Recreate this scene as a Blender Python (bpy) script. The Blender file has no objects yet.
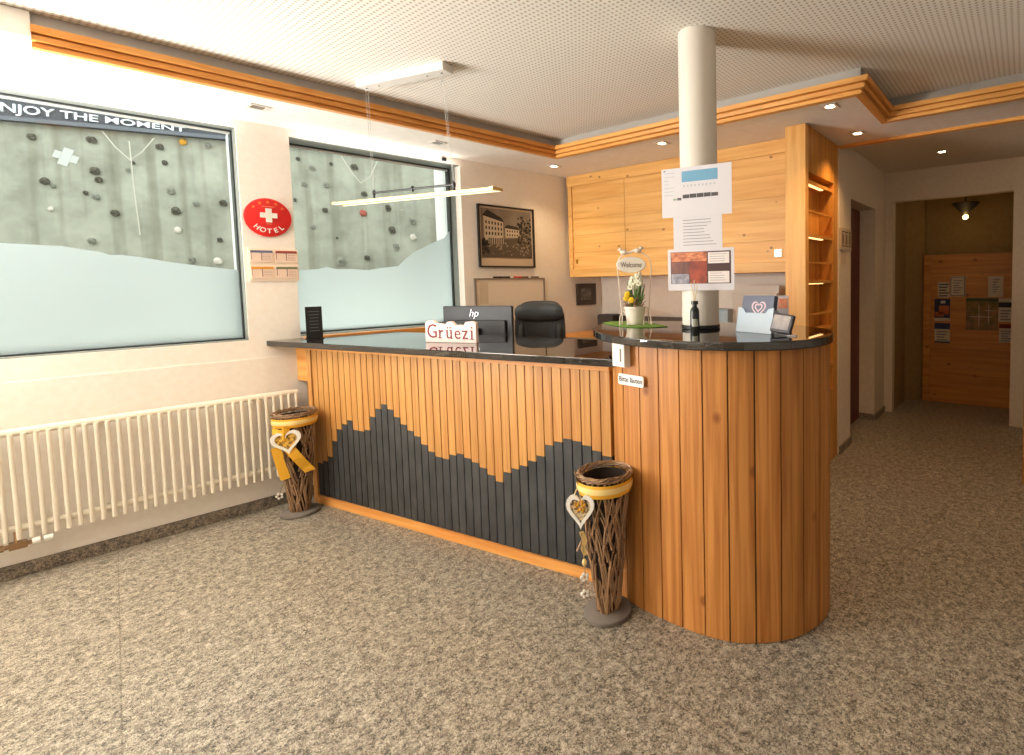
import bpy, bmesh, math, random
from mathutils import Vector, Matrix
random.seed(7)
R = math.radians
scene = bpy.context.scene
COL = scene.collection

# ------------------------------------------------------------------ camera
F_PX, PPX, PPY = 513.26, 680.2, 311.6
ROLL, PITCH, YAW = 0.0163, 0.059, 0.5916
CAM = Vector((3.7056, -0.5842, 1.40))
cam_d = bpy.data.cameras.new('camera')
cam = bpy.data.objects.new('camera', cam_d)
COL.objects.link(cam)
cam_d.sensor_fit = 'HORIZONTAL'
cam_d.sensor_width = 36
cam_d.lens = F_PX / 1024 * 36
cam_d.shift_x = -(PPX - 512) / 1024
cam_d.shift_y = (PPY - 377.5) / 1024
cam_d.clip_start = 0.05
_r0 = Vector((math.cos(YAW), math.sin(YAW), 0))
_f0 = Vector((-math.sin(YAW), math.cos(YAW), 0))
_fw = _f0 * math.cos(PITCH) - Vector((0, 0, 1)) * math.sin(PITCH)
_u0 = _f0 * math.sin(PITCH) + Vector((0, 0, 1)) * math.cos(PITCH)
_rt = _r0 * math.cos(ROLL) + _u0 * -math.sin(ROLL)
_up = _r0 * math.sin(ROLL) + _u0 * math.cos(ROLL)
M = Matrix((_rt, _up, -_fw)).transposed().to_4x4()
M.translation = CAM
cam.matrix_world = M
scene.camera = cam

# ------------------------------------------------------------------ world, exposure
scene.view_settings.view_transform = 'Standard'
scene.view_settings.look = 'None'
scene.view_settings.gamma = 1.0
scene.view_settings.use_curve_mapping = False
scene.view_settings.exposure = 0.22
scene.cycles.use_denoising = True
scene.cycles.max_bounces = 8
scene.cycles.transparent_max_bounces = 16
scene.cycles.sample_clamp_indirect = 6.0
scene.cycles.caustics_reflective = False
scene.cycles.caustics_refractive = False
world = bpy.data.worlds.new('overcast_sky')
scene.world = world
world.use_nodes = True
bg = world.node_tree.nodes['Background']
bg.inputs[0].default_value = (0.97, 0.98, 1.0, 1)
bg.inputs[1].default_value = 2.9


def lin(c):
    return tuple((x / 255 / 12.92) if x / 255 <= 0.04045 else ((x / 255 + 0.055) / 1.055) ** 2.4 for x in c) + (1,)


def area(name, loc, target, sx, sy, power, color):
    l = bpy.data.lights.new(name, 'AREA')
    l.shape = 'RECTANGLE'
    l.size, l.size_y, l.energy, l.color = sx, sy, power, color
    o = bpy.data.objects.new(name, l)
    COL.objects.link(o)
    o.location = loc
    o.rotation_euler = (Vector(target) - Vector(loc)).to_track_quat('-Z', 'Y').to_euler()
    return o


def spot(name, loc, target, power, color, size=1.9, blend=0.8, rad=0.03):
    l = bpy.data.lights.new(name, 'SPOT')
    l.energy, l.color, l.spot_size, l.spot_blend, l.shadow_soft_size = power, color, size, blend, rad
    o = bpy.data.objects.new(name, l)
    COL.objects.link(o)
    o.location = loc
    o.rotation_euler = (Vector(target) - Vector(loc)).to_track_quat('-Z', 'Y').to_euler()
    return o


# left wall frame: s runs along the wall from the back corner towards the viewer, o is into the room
TL, B = 0.1003, 3.4462
LA = Vector((-math.sin(TL), -math.cos(TL), 0))
LN = Vector((math.cos(TL), -math.sin(TL), 0))
LO = Vector((0, B, 0))
LROT = Matrix((LA, LN, Vector((0, 0, 1)))).transposed().to_4x4()


def LP(s, o, z):
    return LO + LA * s + LN * o + Vector((0, 0, z))


def LM(s=0, o=0, z=0):
    m = LROT.copy()
    m.translation = LP(s, o, z)
    return m


WARM = (1.0, 0.76, 0.46)
WARM2 = (1.0, 0.60, 0.27)
for s0, s1, o_, pw in ((2.9, 4.6, -1.6, 9), (1.5, 2.64, -1.35, 14)):     # sunlit ground outside the windows
    p = LP((s0 + s1) / 2, o_, 0.85)
    a = area('sunlit_ground_bounce', p, p + LN + Vector((0, 0, 0.3)), 0.6, s1 - s0, pw, (1.0, 0.97, 0.92))
    zz_ = (LN + Vector((0, 0, 0.3))).normalized()
    a.rotation_euler = Matrix((LA.cross(-zz_).normalized(), LA, -zz_)).transposed().to_euler()
area('lobby_fill_light', (1.2, -3.3, 1.55), (1.9, 1.0, 1.15), 2.6, 1.9, 14, (1.0, 0.90, 0.76))  # unseen fill added behind the viewer; no window stands there
p = LP(5.45, 0.06, 1.05)
area('ceiling_fill_light', p, p + LN + LA * -0.30 + Vector((0, 0, 1.6)), 1.5, 1.1, 250, (1.0, 0.98, 0.935))  # unseen fill added at the left to brighten ceiling and soffit
p = LP(4.9, 0.16, 1.70)
area('upward_fill_light', p, p + LN * 0.45 - LA * 0.35 + Vector((0, 0, 1)), 0.9, 0.22, 118, (1.0, 0.98, 0.935))  # extra unseen fill aimed up, lifts only ceiling, soffit and upper wall
area('overhead_fill_light', (0.5, -1.2, 2.40), (0.5, -1.0, 0.0), 1.4, 1.0, 13, (1.0, 0.89, 0.72))  # unseen overhead fill for the lobby, without any fitting
for s0, s1, pw in ((2.95, 4.5, 1.6), (1.55, 2.6, 1.0)):
    p = LP((s0 + s1) / 2, 0.05, 2.33)
    a = area('soffit_fill_light', p, p + LN * 0.35 + Vector((0, 0, 1)), 0.04, s1 - s0, pw, (1.0, 0.95, 0.86))  # added fill strip over each window, whitens the soffit
    a.rotation_euler = Matrix((LN, LA, LN.cross(LA))).transposed().to_euler()

# ------------------------------------------------------------------ pixel -> plane helpers (used once, while placing things)
def ray(u, v):
    d = _rt * ((u - PPX) / F_PX) - _up * ((v - PPY) / F_PX) + _fw
    return d


def onz(u, v, z):
    d = ray(u, v)
    return CAM + d * ((z - CAM.z) / d.z)


def onpl(u, v, p, n):
    d = ray(u, v)
    return CAM + d * ((Vector(p) - CAM).dot(n) / d.dot(n))


def ony(u, v, y):
    return onpl(u, v, (0, y, 0), Vector((0, 1, 0)))


def onx(u, v, x):
    return onpl(u, v, (x, 0, 0), Vector((1, 0, 0)))


def onL(u, v, o=0.0):
    p = onpl(u, v, LO + LN * o, LN)
    q = p - LO
    return q.dot(LA), p.z


# ------------------------------------------------------------------ materials
def nmat(name):
    m = bpy.data.materials.new(name)
    m.use_nodes = True
    nt = m.node_tree
    return m, nt, nt.nodes['Principled BSDF']


_plain = {}


def plain(name, c, rough=0.5, metal=0.0, spec=0.5, emit=0, ecol=None, coat=0):
    if name in _plain:
        return _plain[name]
    m, nt, b = nmat(name)
    b.inputs['Base Color'].default_value = lin(c)
    b.inputs['Roughness'].default_value = rough
    b.inputs['Metallic'].default_value = metal
    b.inputs['Specular IOR Level'].default_value = spec
    b.inputs['Coat Weight'].default_value = coat
    if emit:
        b.inputs['Emission Color'].default_value = lin(ecol or c)
        b.inputs['Emission Strength'].default_value = emit
    # a fine unevenness so that no surface is a flat fill
    n = nt.nodes.new('ShaderNodeTexNoise')
    n.inputs['Scale'].default_value = 60
    tc = nt.nodes.new('ShaderNodeTexCoord')
    nt.links.new(tc.outputs['Object'], n.inputs['Vector'])
    bp = nt.nodes.new('ShaderNodeBump')
    bp.inputs['Strength'].default_value = 0.04
    bp.inputs['Distance'].default_value = 0.004
    nt.links.new(n.outputs['Fac'], bp.inputs['Height'])
    nt.links.new(bp.outputs['Normal'], b.inputs['Normal'])
    _plain[name] = m
    return m


def wood(name, light, dark, axis, knot=0.0, rough=0.45, ring=1.0, tint=0.12, knot_scale=3.0, seams=0.0):
    """pine: long grain along axis, random tint for each board (mesh island), round knots"""
    m, nt, b = nmat(name)
    N, Lk = nt.nodes.new, nt.links.new
    tc = N('ShaderNodeTexCoord')
    geo = N('ShaderNodeNewGeometry')
    off = N('ShaderNodeVectorMath'); off.operation = 'SCALE'
    comb = N('ShaderNodeCombineXYZ')
    for i in range(3):
        comb.inputs[i].default_value = (3.1, 7.7, 5.3)[i]
    Lk(comb.outputs[0], off.inputs[0]); Lk(geo.outputs['Random Per Island'], off.inputs['Scale'])
    add = N('ShaderNodeVectorMath'); add.operation = 'ADD'
    Lk(tc.outputs['Object'], add.inputs[0]); Lk(off.outputs[0], add.inputs[1])
    mp = N('ShaderNodeMapping')
    sc = [26.0 * ring] * 3
    sc[axis] = 1.3
    mp.inputs['Scale'].default_value = sc
    Lk(add.outputs[0], mp.inputs['Vector'])
    n1 = N('ShaderNodeTexNoise'); n1.inputs['Scale'].default_value = 1.0; n1.inputs['Detail'].default_value = 5; n1.inputs['Distortion'].default_value = 0.7
    Lk(mp.outputs[0], n1.inputs['Vector'])
    cr = N('ShaderNodeValToRGB')
    cr.color_ramp.elements[0].position = 0.32; cr.color_ramp.elements[0].color = lin(dark)
    cr.color_ramp.elements[1].position = 0.62; cr.color_ramp.elements[1].color = lin(light)
    Lk(n1.outputs['Fac'], cr.inputs['Fac'])
    hsv = N('ShaderNodeHueSaturation')
    mr = N('ShaderNodeMapRange')
    mr.inputs['To Min'].default_value = 1 - tint; mr.inputs['To Max'].default_value = 1 + tint
    Lk(geo.outputs['Random Per Island'], mr.inputs['Value']); Lk(mr.outputs[0], hsv.inputs['Value'])
    Lk(cr.outputs[0], hsv.inputs['Color'])
    col = hsv.outputs[0]
    if knot > 0:
        mk = N('ShaderNodeMapping')
        ks = [knot_scale * 1.35] * 3
        ks[axis] = knot_scale
        mk.inputs['Scale'].default_value = ks
        Lk(add.outputs[0], mk.inputs['Vector'])
        vo = N('ShaderNodeTexVoronoi'); vo.inputs['Scale'].default_value = 1.0; vo.inputs['Randomness'].default_value = 1.0
        Lk(mk.outputs[0], vo.inputs['Vector'])
        kr = N('ShaderNodeValToRGB')
        kr.color_ramp.elements[0].position = knot * 0.45; kr.color_ramp.elements[0].color = (1, 1, 1, 1)
        kr.color_ramp.elements[1].position = knot; kr.color_ramp.elements[1].color = (0, 0, 0, 1)
        Lk(vo.outputs['Distance'], kr.inputs['Fac'])
        mx = N('ShaderNodeMixRGB')
        mx.inputs[2].default_value = lin((118, 62, 24))
        mul = N('ShaderNodeMath'); mul.operation = 'MULTIPLY'; mul.inputs[1].default_value = 0.75
        Lk(kr.outputs[0], mul.inputs[0]); Lk(mul.outputs[0], mx.inputs[0])
        Lk(col, mx.inputs[1])
        col = mx.outputs[0]
    Lk(col, b.inputs['Base Color'])
    b.inputs['Roughness'].default_value = rough
    b.inputs['Specular IOR Level'].default_value = 0.35
    bp = N('ShaderNodeBump'); bp.inputs['Strength'].default_value = 0.08; bp.inputs['Distance'].default_value = 0.003
    Lk(n1.outputs['Fac'], bp.inputs['Height']); Lk(bp.outputs['Normal'], b.inputs['Normal'])
    return m


def granite(name, cols, scale, rough, tiles=None, spec=0.5):
    m, nt, b = nmat(name)
    N, Lk = nt.nodes.new, nt.links.new
    tc = N('ShaderNodeTexCoord')
    v = N('ShaderNodeTexVoronoi'); v.inputs['Scale'].default_value = scale
    nz = N('ShaderNodeTexNoise'); nz.inputs['Scale'].default_value = scale * 0.9
    mixv = N('ShaderNodeMixRGB'); mixv.blend_type = 'LINEAR_LIGHT'; mixv.inputs[0].default_value = 0.014
    Lk(tc.outputs['Object'], nz.inputs['Vector'])
    Lk(tc.outputs['Object'], mixv.inputs[1]); Lk(nz.outputs['Color'], mixv.inputs[2])
    Lk(mixv.outputs[0], v.inputs['Vector'])
    sp = N('ShaderNodeSeparateColor'); Lk(v.outputs['Color'], sp.inputs[0])
    big = N('ShaderNodeTexNoise'); big.inputs['Scale'].default_value = scale / 7; big.inputs['Detail'].default_value = 3
    Lk(tc.outputs['Object'], big.inputs['Vector'])
    ad = N('ShaderNodeMath'); ad.operation = 'MULTIPLY_ADD'; ad.inputs[1].default_value = 0.9; ad.inputs[2].default_value = -0.45
    Lk(big.outputs['Fac'], ad.inputs[0])
    ad2 = N('ShaderNodeMath'); ad2.operation = 'ADD'; ad2.use_clamp = True
    Lk(sp.outputs[0], ad2.inputs[0]); Lk(ad.outputs[0], ad2.inputs[1])
    cr = N('ShaderNodeValToRGB'); cr.color_ramp.interpolation = 'LINEAR'
    el = cr.color_ramp.elements
    while len(el) < len(cols):
        el.new(0.5)
    for i, (p, c) in enumerate(cols):
        el[i].position = p; el[i].color = lin(c)
    Lk(ad2.outputs[0], cr.inputs['Fac'])
    col = cr.outputs[0]
    if tiles:
        br = N('ShaderNodeTexBrick')
        br.offset = 0; br.squash = 1
        br.inputs['Scale'].default_value = 1
        br.inputs['Mortar Size'].default_value = 0.0022
        br.inputs['Mortar Smooth'].default_value = 0.1
        br.inputs['Brick Width'].default_value = tiles; br.inputs['Row Height'].default_value = tiles
        br.inputs['Color1'].default_value = (1, 1, 1, 1); br.inputs['Color2'].default_value = (0.93, 0.93, 0.93, 1)
        br.inputs['Mortar'].default_value = (0.66, 0.64, 0.6, 1)
        mp = N('ShaderNodeMapping'); mp.inputs['Rotation'].default_value = (0, 0, R(8.3)); mp.inputs['Location'].default_value = (0.2, 0.1, 0)
        Lk(tc.outputs['Object'], mp.inputs['Vector']); Lk(mp.outputs[0], br.inputs['Vector'])
        mu = N('ShaderNodeMixRGB'); mu.blend_type = 'MULTIPLY'; mu.inputs[0].default_value = 1
        Lk(col, mu.inputs[1]); Lk(br.outputs['Color'], mu.inputs[2])
        col = mu.outputs[0]
    Lk(col, b.inputs['Base Color'])
    b.inputs['Roughness'].default_value = rough
    b.inputs['Specular IOR Level'].default_value = spec
    b.inputs['IOR'].default_value = 1.62 if rough < 0.2 else 1.5
    return m


def mottled(name, c1, c2, scale, rough=0.7, detail=4, stretch=(1, 1, 1), bump=0.1, lo=0.3, hi=0.7):
    m, nt, b = nmat(name)
    N, Lk = nt.nodes.new, nt.links.new
    tc = N('ShaderNodeTexCoord'); mp = N('ShaderNodeMapping'); mp.inputs['Scale'].default_value = stretch
    n = N('ShaderNodeTexNoise'); n.inputs['Scale'].default_value = scale; n.inputs['Detail'].default_value = detail
    cr = N('ShaderNodeValToRGB')
    cr.color_ramp.elements[0].position = lo; cr.color_ramp.elements[0].color = lin(c1)
    cr.color_ramp.elements[1].position = hi; cr.color_ramp.elements[1].color = lin(c2)
    Lk(tc.outputs['Object'], mp.inputs[0]); Lk(mp.outputs[0], n.inputs['Vector']); Lk(n.outputs['Fac'], cr.inputs['Fac'])
    Lk(cr.outputs[0], b.inputs['Base Color'])
    b.inputs['Roughness'].default_value = rough
    bp = N('ShaderNodeBump'); bp.inputs['Strength'].default_value = bump; bp.inputs['Distance'].default_value = 0.01
    Lk(n.outputs['Fac'], bp.inputs['Height']); Lk(bp.outputs['Normal'], b.inputs['Normal'])
    return m


def perforated(name):
    m, nt, b = nmat(name)
    N, Lk = nt.nodes.new, nt.links.new
    tc = N('ShaderNodeTexCoord')
    sp = N('ShaderNodeSeparateXYZ'); Lk(tc.outputs['Object'], sp.inputs[0])
    outs = []
    for i in (0, 1):
        a = N('ShaderNodeMath'); a.operation = 'MULTIPLY'; a.inputs[1].default_value = 1 / 0.024
        f = N('ShaderNodeMath'); f.operation = 'FRACT'
        s = N('ShaderNodeMath'); s.operation = 'SUBTRACT'; s.inputs[1].default_value = 0.5
        q = N('ShaderNodeMath'); q.operation = 'POWER'; q.inputs[1].default_value = 2
        ab = N('ShaderNodeMath'); ab.operation = 'ABSOLUTE'
        Lk(sp.outputs[i], a.inputs[0]); Lk(a.outputs[0], f.inputs[0]); Lk(f.outputs[0], s.inputs[0]); Lk(s.outputs[0], ab.inputs[0]); Lk(ab.outputs[0], q.inputs[0])
        outs.append(q)
    ad = N('ShaderNodeMath'); ad.operation = 'ADD'; Lk(outs[0].outputs[0], ad.inputs[0]); Lk(outs[1].outputs[0], ad.inputs[1])
    cr = N('ShaderNodeValToRGB')
    cr.color_ramp.elements[0].position = 0.04; cr.color_ramp.elements[0].color = lin((188, 172, 150))
    cr.color_ramp.elements[1].position = 0.08; cr.color_ramp.elements[1].color = lin((242, 237, 228))
    Lk(ad.outputs[0], cr.inputs['Fac']); Lk(cr.outputs[0], b.inputs['Base Color'])
    b.inputs['Roughness'].default_value = 0.8
    return m


def glass_pane(name):
    m = bpy.data.materials.new(name); m.use_nodes = True
    nt = m.node_tree; nt.nodes.clear()
    out = nt.nodes.new('ShaderNodeOutputMaterial')
    t = nt.nodes.new('ShaderNodeBsdfTransparent'); t.inputs[0].default_value = (0.93, 0.96, 0.94, 1)
    g = nt.nodes.new('ShaderNodeBsdfGlossy'); g.inputs['Roughness'].default_value = 0.02
    fr = nt.nodes.new('ShaderNodeFresnel'); fr.inputs[0].default_value = 1.25
    mx = nt.nodes.new('ShaderNodeMixShader')
    nt.links.new(fr.outputs[0], mx.inputs[0]); nt.links.new(t.outputs[0], mx.inputs[1]); nt.links.new(g.outputs[0], mx.inputs[2])
    nt.links.new(mx.outputs[0], out.inputs[0])
    return m


def film_mat(name):
    m = bpy.data.materials.new(name); m.use_nodes = True
    nt = m.node_tree; nt.nodes.clear()
    out = nt.nodes.new('ShaderNodeOutputMaterial')
    t = nt.nodes.new('ShaderNodeBsdfTranslucent'); t.inputs[0].default_value = (0.90, 0.96, 0.97, 1)
    d = nt.nodes.new('ShaderNodeBsdfDiffuse'); d.inputs[0].default_value = (0.78, 0.85, 0.86, 1)
    mx = nt.nodes.new('ShaderNodeMixShader'); mx.inputs[0].default_value = 0.15
    nt.links.new(t.outputs[0], mx.inputs[1]); nt.links.new(d.outputs[0], mx.inputs[2]); nt.links.new(mx.outputs[0], out.inputs[0])
    return m


def concrete(name):
    m, nt, b = nmat(name)
    N, Lk = nt.nodes.new, nt.links.new
    tc = N('ShaderNodeTexCoord')
    n = N('ShaderNodeTexNoise'); n.inputs['Scale'].default_value = 3.0; n.inputs['Detail'].default_value = 8; n.inputs['Roughness'].default_value = 0.65
    Lk(tc.outputs['Object'], n.inputs['Vector'])
    cr = N('ShaderNodeValToRGB')
    cr.color_ramp.elements[0].position = 0.3; cr.color_ramp.elements[0].color = lin((140, 141, 126))
    cr.color_ramp.elements[1].position = 0.68; cr.color_ramp.elements[1].color = lin((188, 189, 172))
    Lk(n.outputs['Fac'], cr.inputs['Fac'])
    # rain streaks running down the face
    mp = N('ShaderNodeMapping'); mp.inputs['Scale'].default_value = (9, 9, 0.45)
    n2 = N('ShaderNodeTexNoise'); n2.inputs['Scale'].default_value = 1.0; n2.inputs['Detail'].default_value = 4
    Lk(tc.outputs['Object'], mp.inputs[0]); Lk(mp.outputs[0], n2.inputs['Vector'])
    c2 = N('ShaderNodeValToRGB')
    c2.color_ramp.elements[0].position = 0.34; c2.color_ramp.elements[0].color = (0.62, 0.60, 0.55, 1)
    c2.color_ramp.elements[1].position = 0.50; c2.color_ramp.elements[1].color = (1, 1, 1, 1)
    Lk(n2.outputs['Fac'], c2.inputs['Fac'])
    mu = N('ShaderNodeMixRGB'); mu.blend_type = 'MULTIPLY'; mu.inputs[0].default_value = 0.8
    Lk(cr.outputs[0], mu.inputs[1]); Lk(c2.outputs[0], mu.inputs[2])
    Lk(mu.outputs[0], b.inputs['Base Color'])
    b.inputs['Roughness'].default_value = 0.9
    return m


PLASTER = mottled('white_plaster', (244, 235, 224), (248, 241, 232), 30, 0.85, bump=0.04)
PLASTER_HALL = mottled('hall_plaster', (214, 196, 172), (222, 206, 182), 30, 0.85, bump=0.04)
SOFFIT = mottled('white_ceiling_paint', (238, 230, 220), (244, 238, 230), 20, 0.8, bump=0.02)
GREYTRIM = plain('grey_edge_paint', (172, 168, 162), 0.6)
CEIL = perforated('perforated_board')
FLOOR = granite('granite_floor', [(0.0, (30, 28, 26)), (0.2, (74, 69, 62)), (0.42, (132, 123, 108)), (0.72, (176, 165, 147)), (1.0, (210, 201, 184))], 205, 0.38, tiles=0.62)
BASEM = granite('granite_skirting', [(0.0, (40, 36, 33)), (0.3, (84, 76, 68)), (0.6, (126, 114, 100)), (1.0, (176, 160, 138))], 205, 0.4)
BLACKSTONE = granite('black_polished_stone', [(0.0, (10, 9, 9)), (0.6, (20, 18, 17)), (0.85, (34, 30, 27)), (1.0, (62, 54, 46))], 260, 0.015, spec=0.6)
PINE_H = wood('pine_boards_across', (238, 186, 112), (222, 160, 84), 0, knot=0.13, tint=0.05, knot_scale=7.5)
PINE_V = wood('pine_boards_upright', (234, 180, 106), (216, 152, 78), 2, knot=0.10, tint=0.06, knot_scale=4.0)
PLANK = wood('larch_planks', (200, 147, 82), (174, 116, 58), 2, knot=0.0, tint=0.09, ring=1.8)
PLANK_K = wood('larch_wide_planks', (192, 131, 68), (156, 96, 42), 2, knot=0.10, tint=0.10, ring=1.7, knot_scale=3.2)
PLANK_X = wood('larch_rails', (232, 168, 92), (210, 134, 62), 0, tint=0.05)
TRIM_X = wood('larch_trim_lengthwise', (236, 174, 92), (212, 140, 60), 0, tint=0.03)
TRIM_Y = wood('larch_trim_crosswise', (230, 164, 88), (206, 132, 58), 1, tint=0.03)
NICHE = wood('oak_niche', (206, 146, 66), (178, 116, 44), 2, tint=0.04)
DOORW = wood('knotty_door_boards', (208, 142, 64), (184, 116, 46), 0, knot=0.13, tint=0.05, knot_scale=4.5)
SLATE = mottled('charcoal_boards', (38, 39, 40), (62, 63, 63), 14, 0.6, stretch=(1, 1, 0.5))
TWIG = wood('bare_twigs', (176, 142, 108), (108, 76, 52), 2, tint=0.35)
DARKGAP = plain('dark_gap', (24, 15, 9), 0.9)
FRAME_D = plain('dark_window_metal', (58, 64, 64), 0.4, 0.3)
FRAME_G = plain('grey_window_metal', (140, 144, 138), 0.45, 0.2)
EXTW = plain('outer_reveal_white', (238, 240, 236), 0.8)
WHITE = plain('white_enamel', (240, 236, 228), 0.35)
RADW = plain('radiator_enamel', (243, 234, 216), 0.35)
PAPER = plain('white_paper', (208, 204, 208), 0.6)
INK = plain('grey_ink', (120, 116, 118), 0.8)
BLACK = plain('black_plastic', (22, 23, 25), 0.4)
DARKB = plain('dark_screen_back', (32, 34, 38), 0.45)
CHROME = plain('chrome', (210, 208, 200), 0.15, 1.0)
BRASS = plain('brass', (200, 160, 80), 0.25, 1.0)
GOLD = plain('champagne_metal', (222, 200, 140), 0.35, 0.6)
YELLOW = plain('yellow_ribbon', (236, 176, 44), 0.55)
CREAMY = plain('cream_ribbon', (242, 214, 142), 0.6)
STONEGREY = plain('grey_stone_disc', (112, 104, 96), 0.8)
RED = plain('red_enamel', (216, 30, 28), 0.3)
LENS = plain('lit_lamp_lens', (255, 236, 200), 0.5, emit=9, ecol=(255, 226, 178))
LEDM = plain('warm_led_strip', (255, 220, 160), 0.5, emit=2.2, ecol=(255, 200, 128))
PENDL = plain('lit_pendant_diffuser', (255, 244, 200), 0.5, emit=0.9, ecol=(255, 240, 190))
BULBM = plain('lit_bulb', (255, 220, 140), 0.5, emit=10, ecol=(255, 214, 130))
GLASS = glass_pane('clear_glass')
FILM = film_mat('frosted_film')
CONC = concrete('board_marked_concrete')
FASCIA = plain('dark_fascia', (66, 68, 74), 0.7)


# ------------------------------------------------------------------ mesh helpers
def box(bm, x0, x1, y0, y1, z0, z1, m=None):
    vs = [Vector((x, y, z)) for x in (x0, x1) for y in (y0, y1) for z in (z0, z1)]
    if m is not None:
        vs = [m @ v for v in vs]
    v = [bm.verts.new(p) for p in vs]
    for f in ((0, 1, 3, 2), (4, 6, 7, 5), (0, 4, 5, 1), (2, 3, 7, 6), (0, 2, 6, 4), (1, 5, 7, 3)):
        bm.faces.new([v[i] for i in f])


def prism(bm, pts, z0, z1, m=None):
    m = m or Matrix()
    a = [bm.verts.new(m @ Vector((x, y, z0))) for x, y in pts]
    b = [bm.verts.new(m @ Vector((x, y, z1))) for x, y in pts]
    n = len(pts)
    bm.faces.new(list(reversed(a))); bm.faces.new(b)
    for i in range(n):
        j = (i + 1) % n
        bm.faces.new((a[i], a[j], b[j], b[i]))


def tube(bm, pts, r, n=8, closed=False):
    pts = [Vector(p) for p in pts]
    k = len(pts)
    rs = r if isinstance(r, (list, tuple)) else [r] * k
    rings = []
    prev = None
    for i, p in enumerate(pts):
        if closed:
            t = pts[(i + 1) % k] - pts[(i - 1) % k]
        else:
            t = pts[min(i + 1, k - 1)] - pts[max(i - 1, 0)]
        t.normalize()
        if prev is None:
            a = t.orthogonal().normalized()
        else:
            a = (prev - t * prev.dot(t))
            a = a.normalized() if a.length > 1e-6 else t.orthogonal().normalized()
        prev = a
        c = t.cross(a)
        rings.append([bm.verts.new(p + (a * math.cos(2 * math.pi * j / n) + c * math.sin(2 * math.pi * j / n)) * rs[i]) for j in range(n)])
    for i in range(k if closed else k - 1):
        A, Bq = rings[i], rings[(i + 1) % k]
        for j in range(n):
            bm.faces.new((A[j], A[(j + 1) % n], Bq[(j + 1) % n], Bq[j]))
    if not closed:
        bm.faces.new(list(reversed(rings[0]))); bm.faces.new(rings[-1])


def lathe(bm, prof, n=32, m=None, cap0=True, cap1=True):
    m = m or Matrix()
    rings = [[bm.verts.new(m @ Vector((r * math.cos(2 * math.pi * j / n), r * math.sin(2 * math.pi * j / n), z))) for j in range(n)] for r, z in prof]
    for A, Bq in zip(rings, rings[1:]):
        for j in range(n):
            bm.faces.new((A[j], A[(j + 1) % n], Bq[(j + 1) % n], Bq[j]))
    if cap0:
        bm.faces.new(list(reversed(rings[0])))
    if cap1:
        bm.faces.new(rings[-1])


def ball(bm, c, r, seg=10, sq=(1, 1, 1)):
    mm = Matrix.Translation(c) @ Matrix.Diagonal((r * sq[0], r * sq[1], r * sq[2], 1))
    bmesh.ops.create_uvsphere(bm, u_segments=seg, v_segments=max(5, seg // 2 + 1), radius=1, matrix=mm)


def BM():
    return bmesh.new()


def obj(name, bm, mat, parent=None, m=None, smooth=False, bevel=0.0):
    bmesh.ops.recalc_face_normals(bm, faces=bm.faces[:])
    me = bpy.data.meshes.new(name)
    bm.to_mesh(me); bm.free()
    me.materials.append(mat)
    if smooth:
        for p in me.polygons:
            p.use_smooth = True
    o = bpy.data.objects.new(name, me)
    COL.objects.link(o)
    if m is not None:
        o.matrix_world = m
    if parent is not None:
        o.parent = parent
    if bevel:
        md = o.modifiers.new('bevel', 'BEVEL'); md.width = bevel; md.segments = 2; md.limit_method = 'ANGLE'
    elif smooth:
        md = o.modifiers.new('edges', 'EDGE_SPLIT'); md.split_angle = R(40)
    return o


def boxo(name, dims, mat, parent=None, m=None, bevel=0.0):
    bm = BM(); box(bm, *dims)
    return obj(name, bm, mat, parent, m, bevel=bevel)


def tag(o, label, cat, group=None):
    o['label'] = label; o['category'] = cat
    if group:
        o['group'] = group
    return o


def struct(o):
    o['kind'] = 'structure'
    return o


def thing(name, label, cat, m=None, group=None):
    o = bpy.data.objects.new(name, None)
    COL.objects.link(o)
    o.empty_display_size = 0.05
    if m is not None:
        o.matrix_world = m
    return tag(o, label, cat, group)


def T(x, y, z, rz=0.0):
    return Matrix.Translation((x, y, z)) @ Matrix.Rotation(rz, 4, 'Z')


def copy_tree(o, m=None):
    c = o.copy(); COL.objects.link(c)
    if m is not None:
        c.matrix_world = m
    for ch in list(o.children):
        d = ch.copy(); COL.objects.link(d); d.parent = c
        for g in list(ch.children):
            e = g.copy(); COL.objects.link(e); e.parent = d
    return c


def text_bm(body, size, depth=0.0006, align='CENTER', sx=1.0, shear=0.0, bold=0.0):
    """lettering lying in the local xz plane and facing -y, centred on the origin"""
    cu = bpy.data.curves.new('lettering', 'FONT')
    cu.body = body; cu.size = size; cu.extrude = depth; cu.align_x = align; cu.align_y = 'CENTER'
    cu.shear = shear; cu.offset = bold; cu.resolution_u = 3
    o = bpy.data.objects.new('lettering', cu)
    COL.objects.link(o)
    me = bpy.data.meshes.new_from_object(o)
    bpy.data.objects.remove(o); bpy.data.curves.remove(cu)
    bm = BM(); bm.from_mesh(me); bpy.data.meshes.remove(me)
    bm.transform(Matrix.Rotation(R(90), 4, 'X') @ Matrix.Diagonal((sx, 1, 1, 1)))
    return bm


def facing(p, n):
    """frame at p whose -y looks along n, x to the viewer's right, z up"""
    n = Vector(n).normalized()
    y = -n
    z = Vector((0, 0, 1)); z = (z - y * z.dot(y)).normalized()
    x = y.cross(z)
    m = Matrix((x, y, z)).transposed().to_4x4()
    m.translation = p
    return m


def quad_frame(pts, n):
    """frame and size of an upright rectangle from its four corner points TL TR BR BL"""
    c = sum(pts, Vector()) / 4
    w = ((pts[1] - pts[0]).length + (pts[2] - pts[3]).length) / 2
    h = ((pts[0] - pts[3]).length + (pts[1] - pts[2]).length) / 2
    return c, w, h


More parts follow.
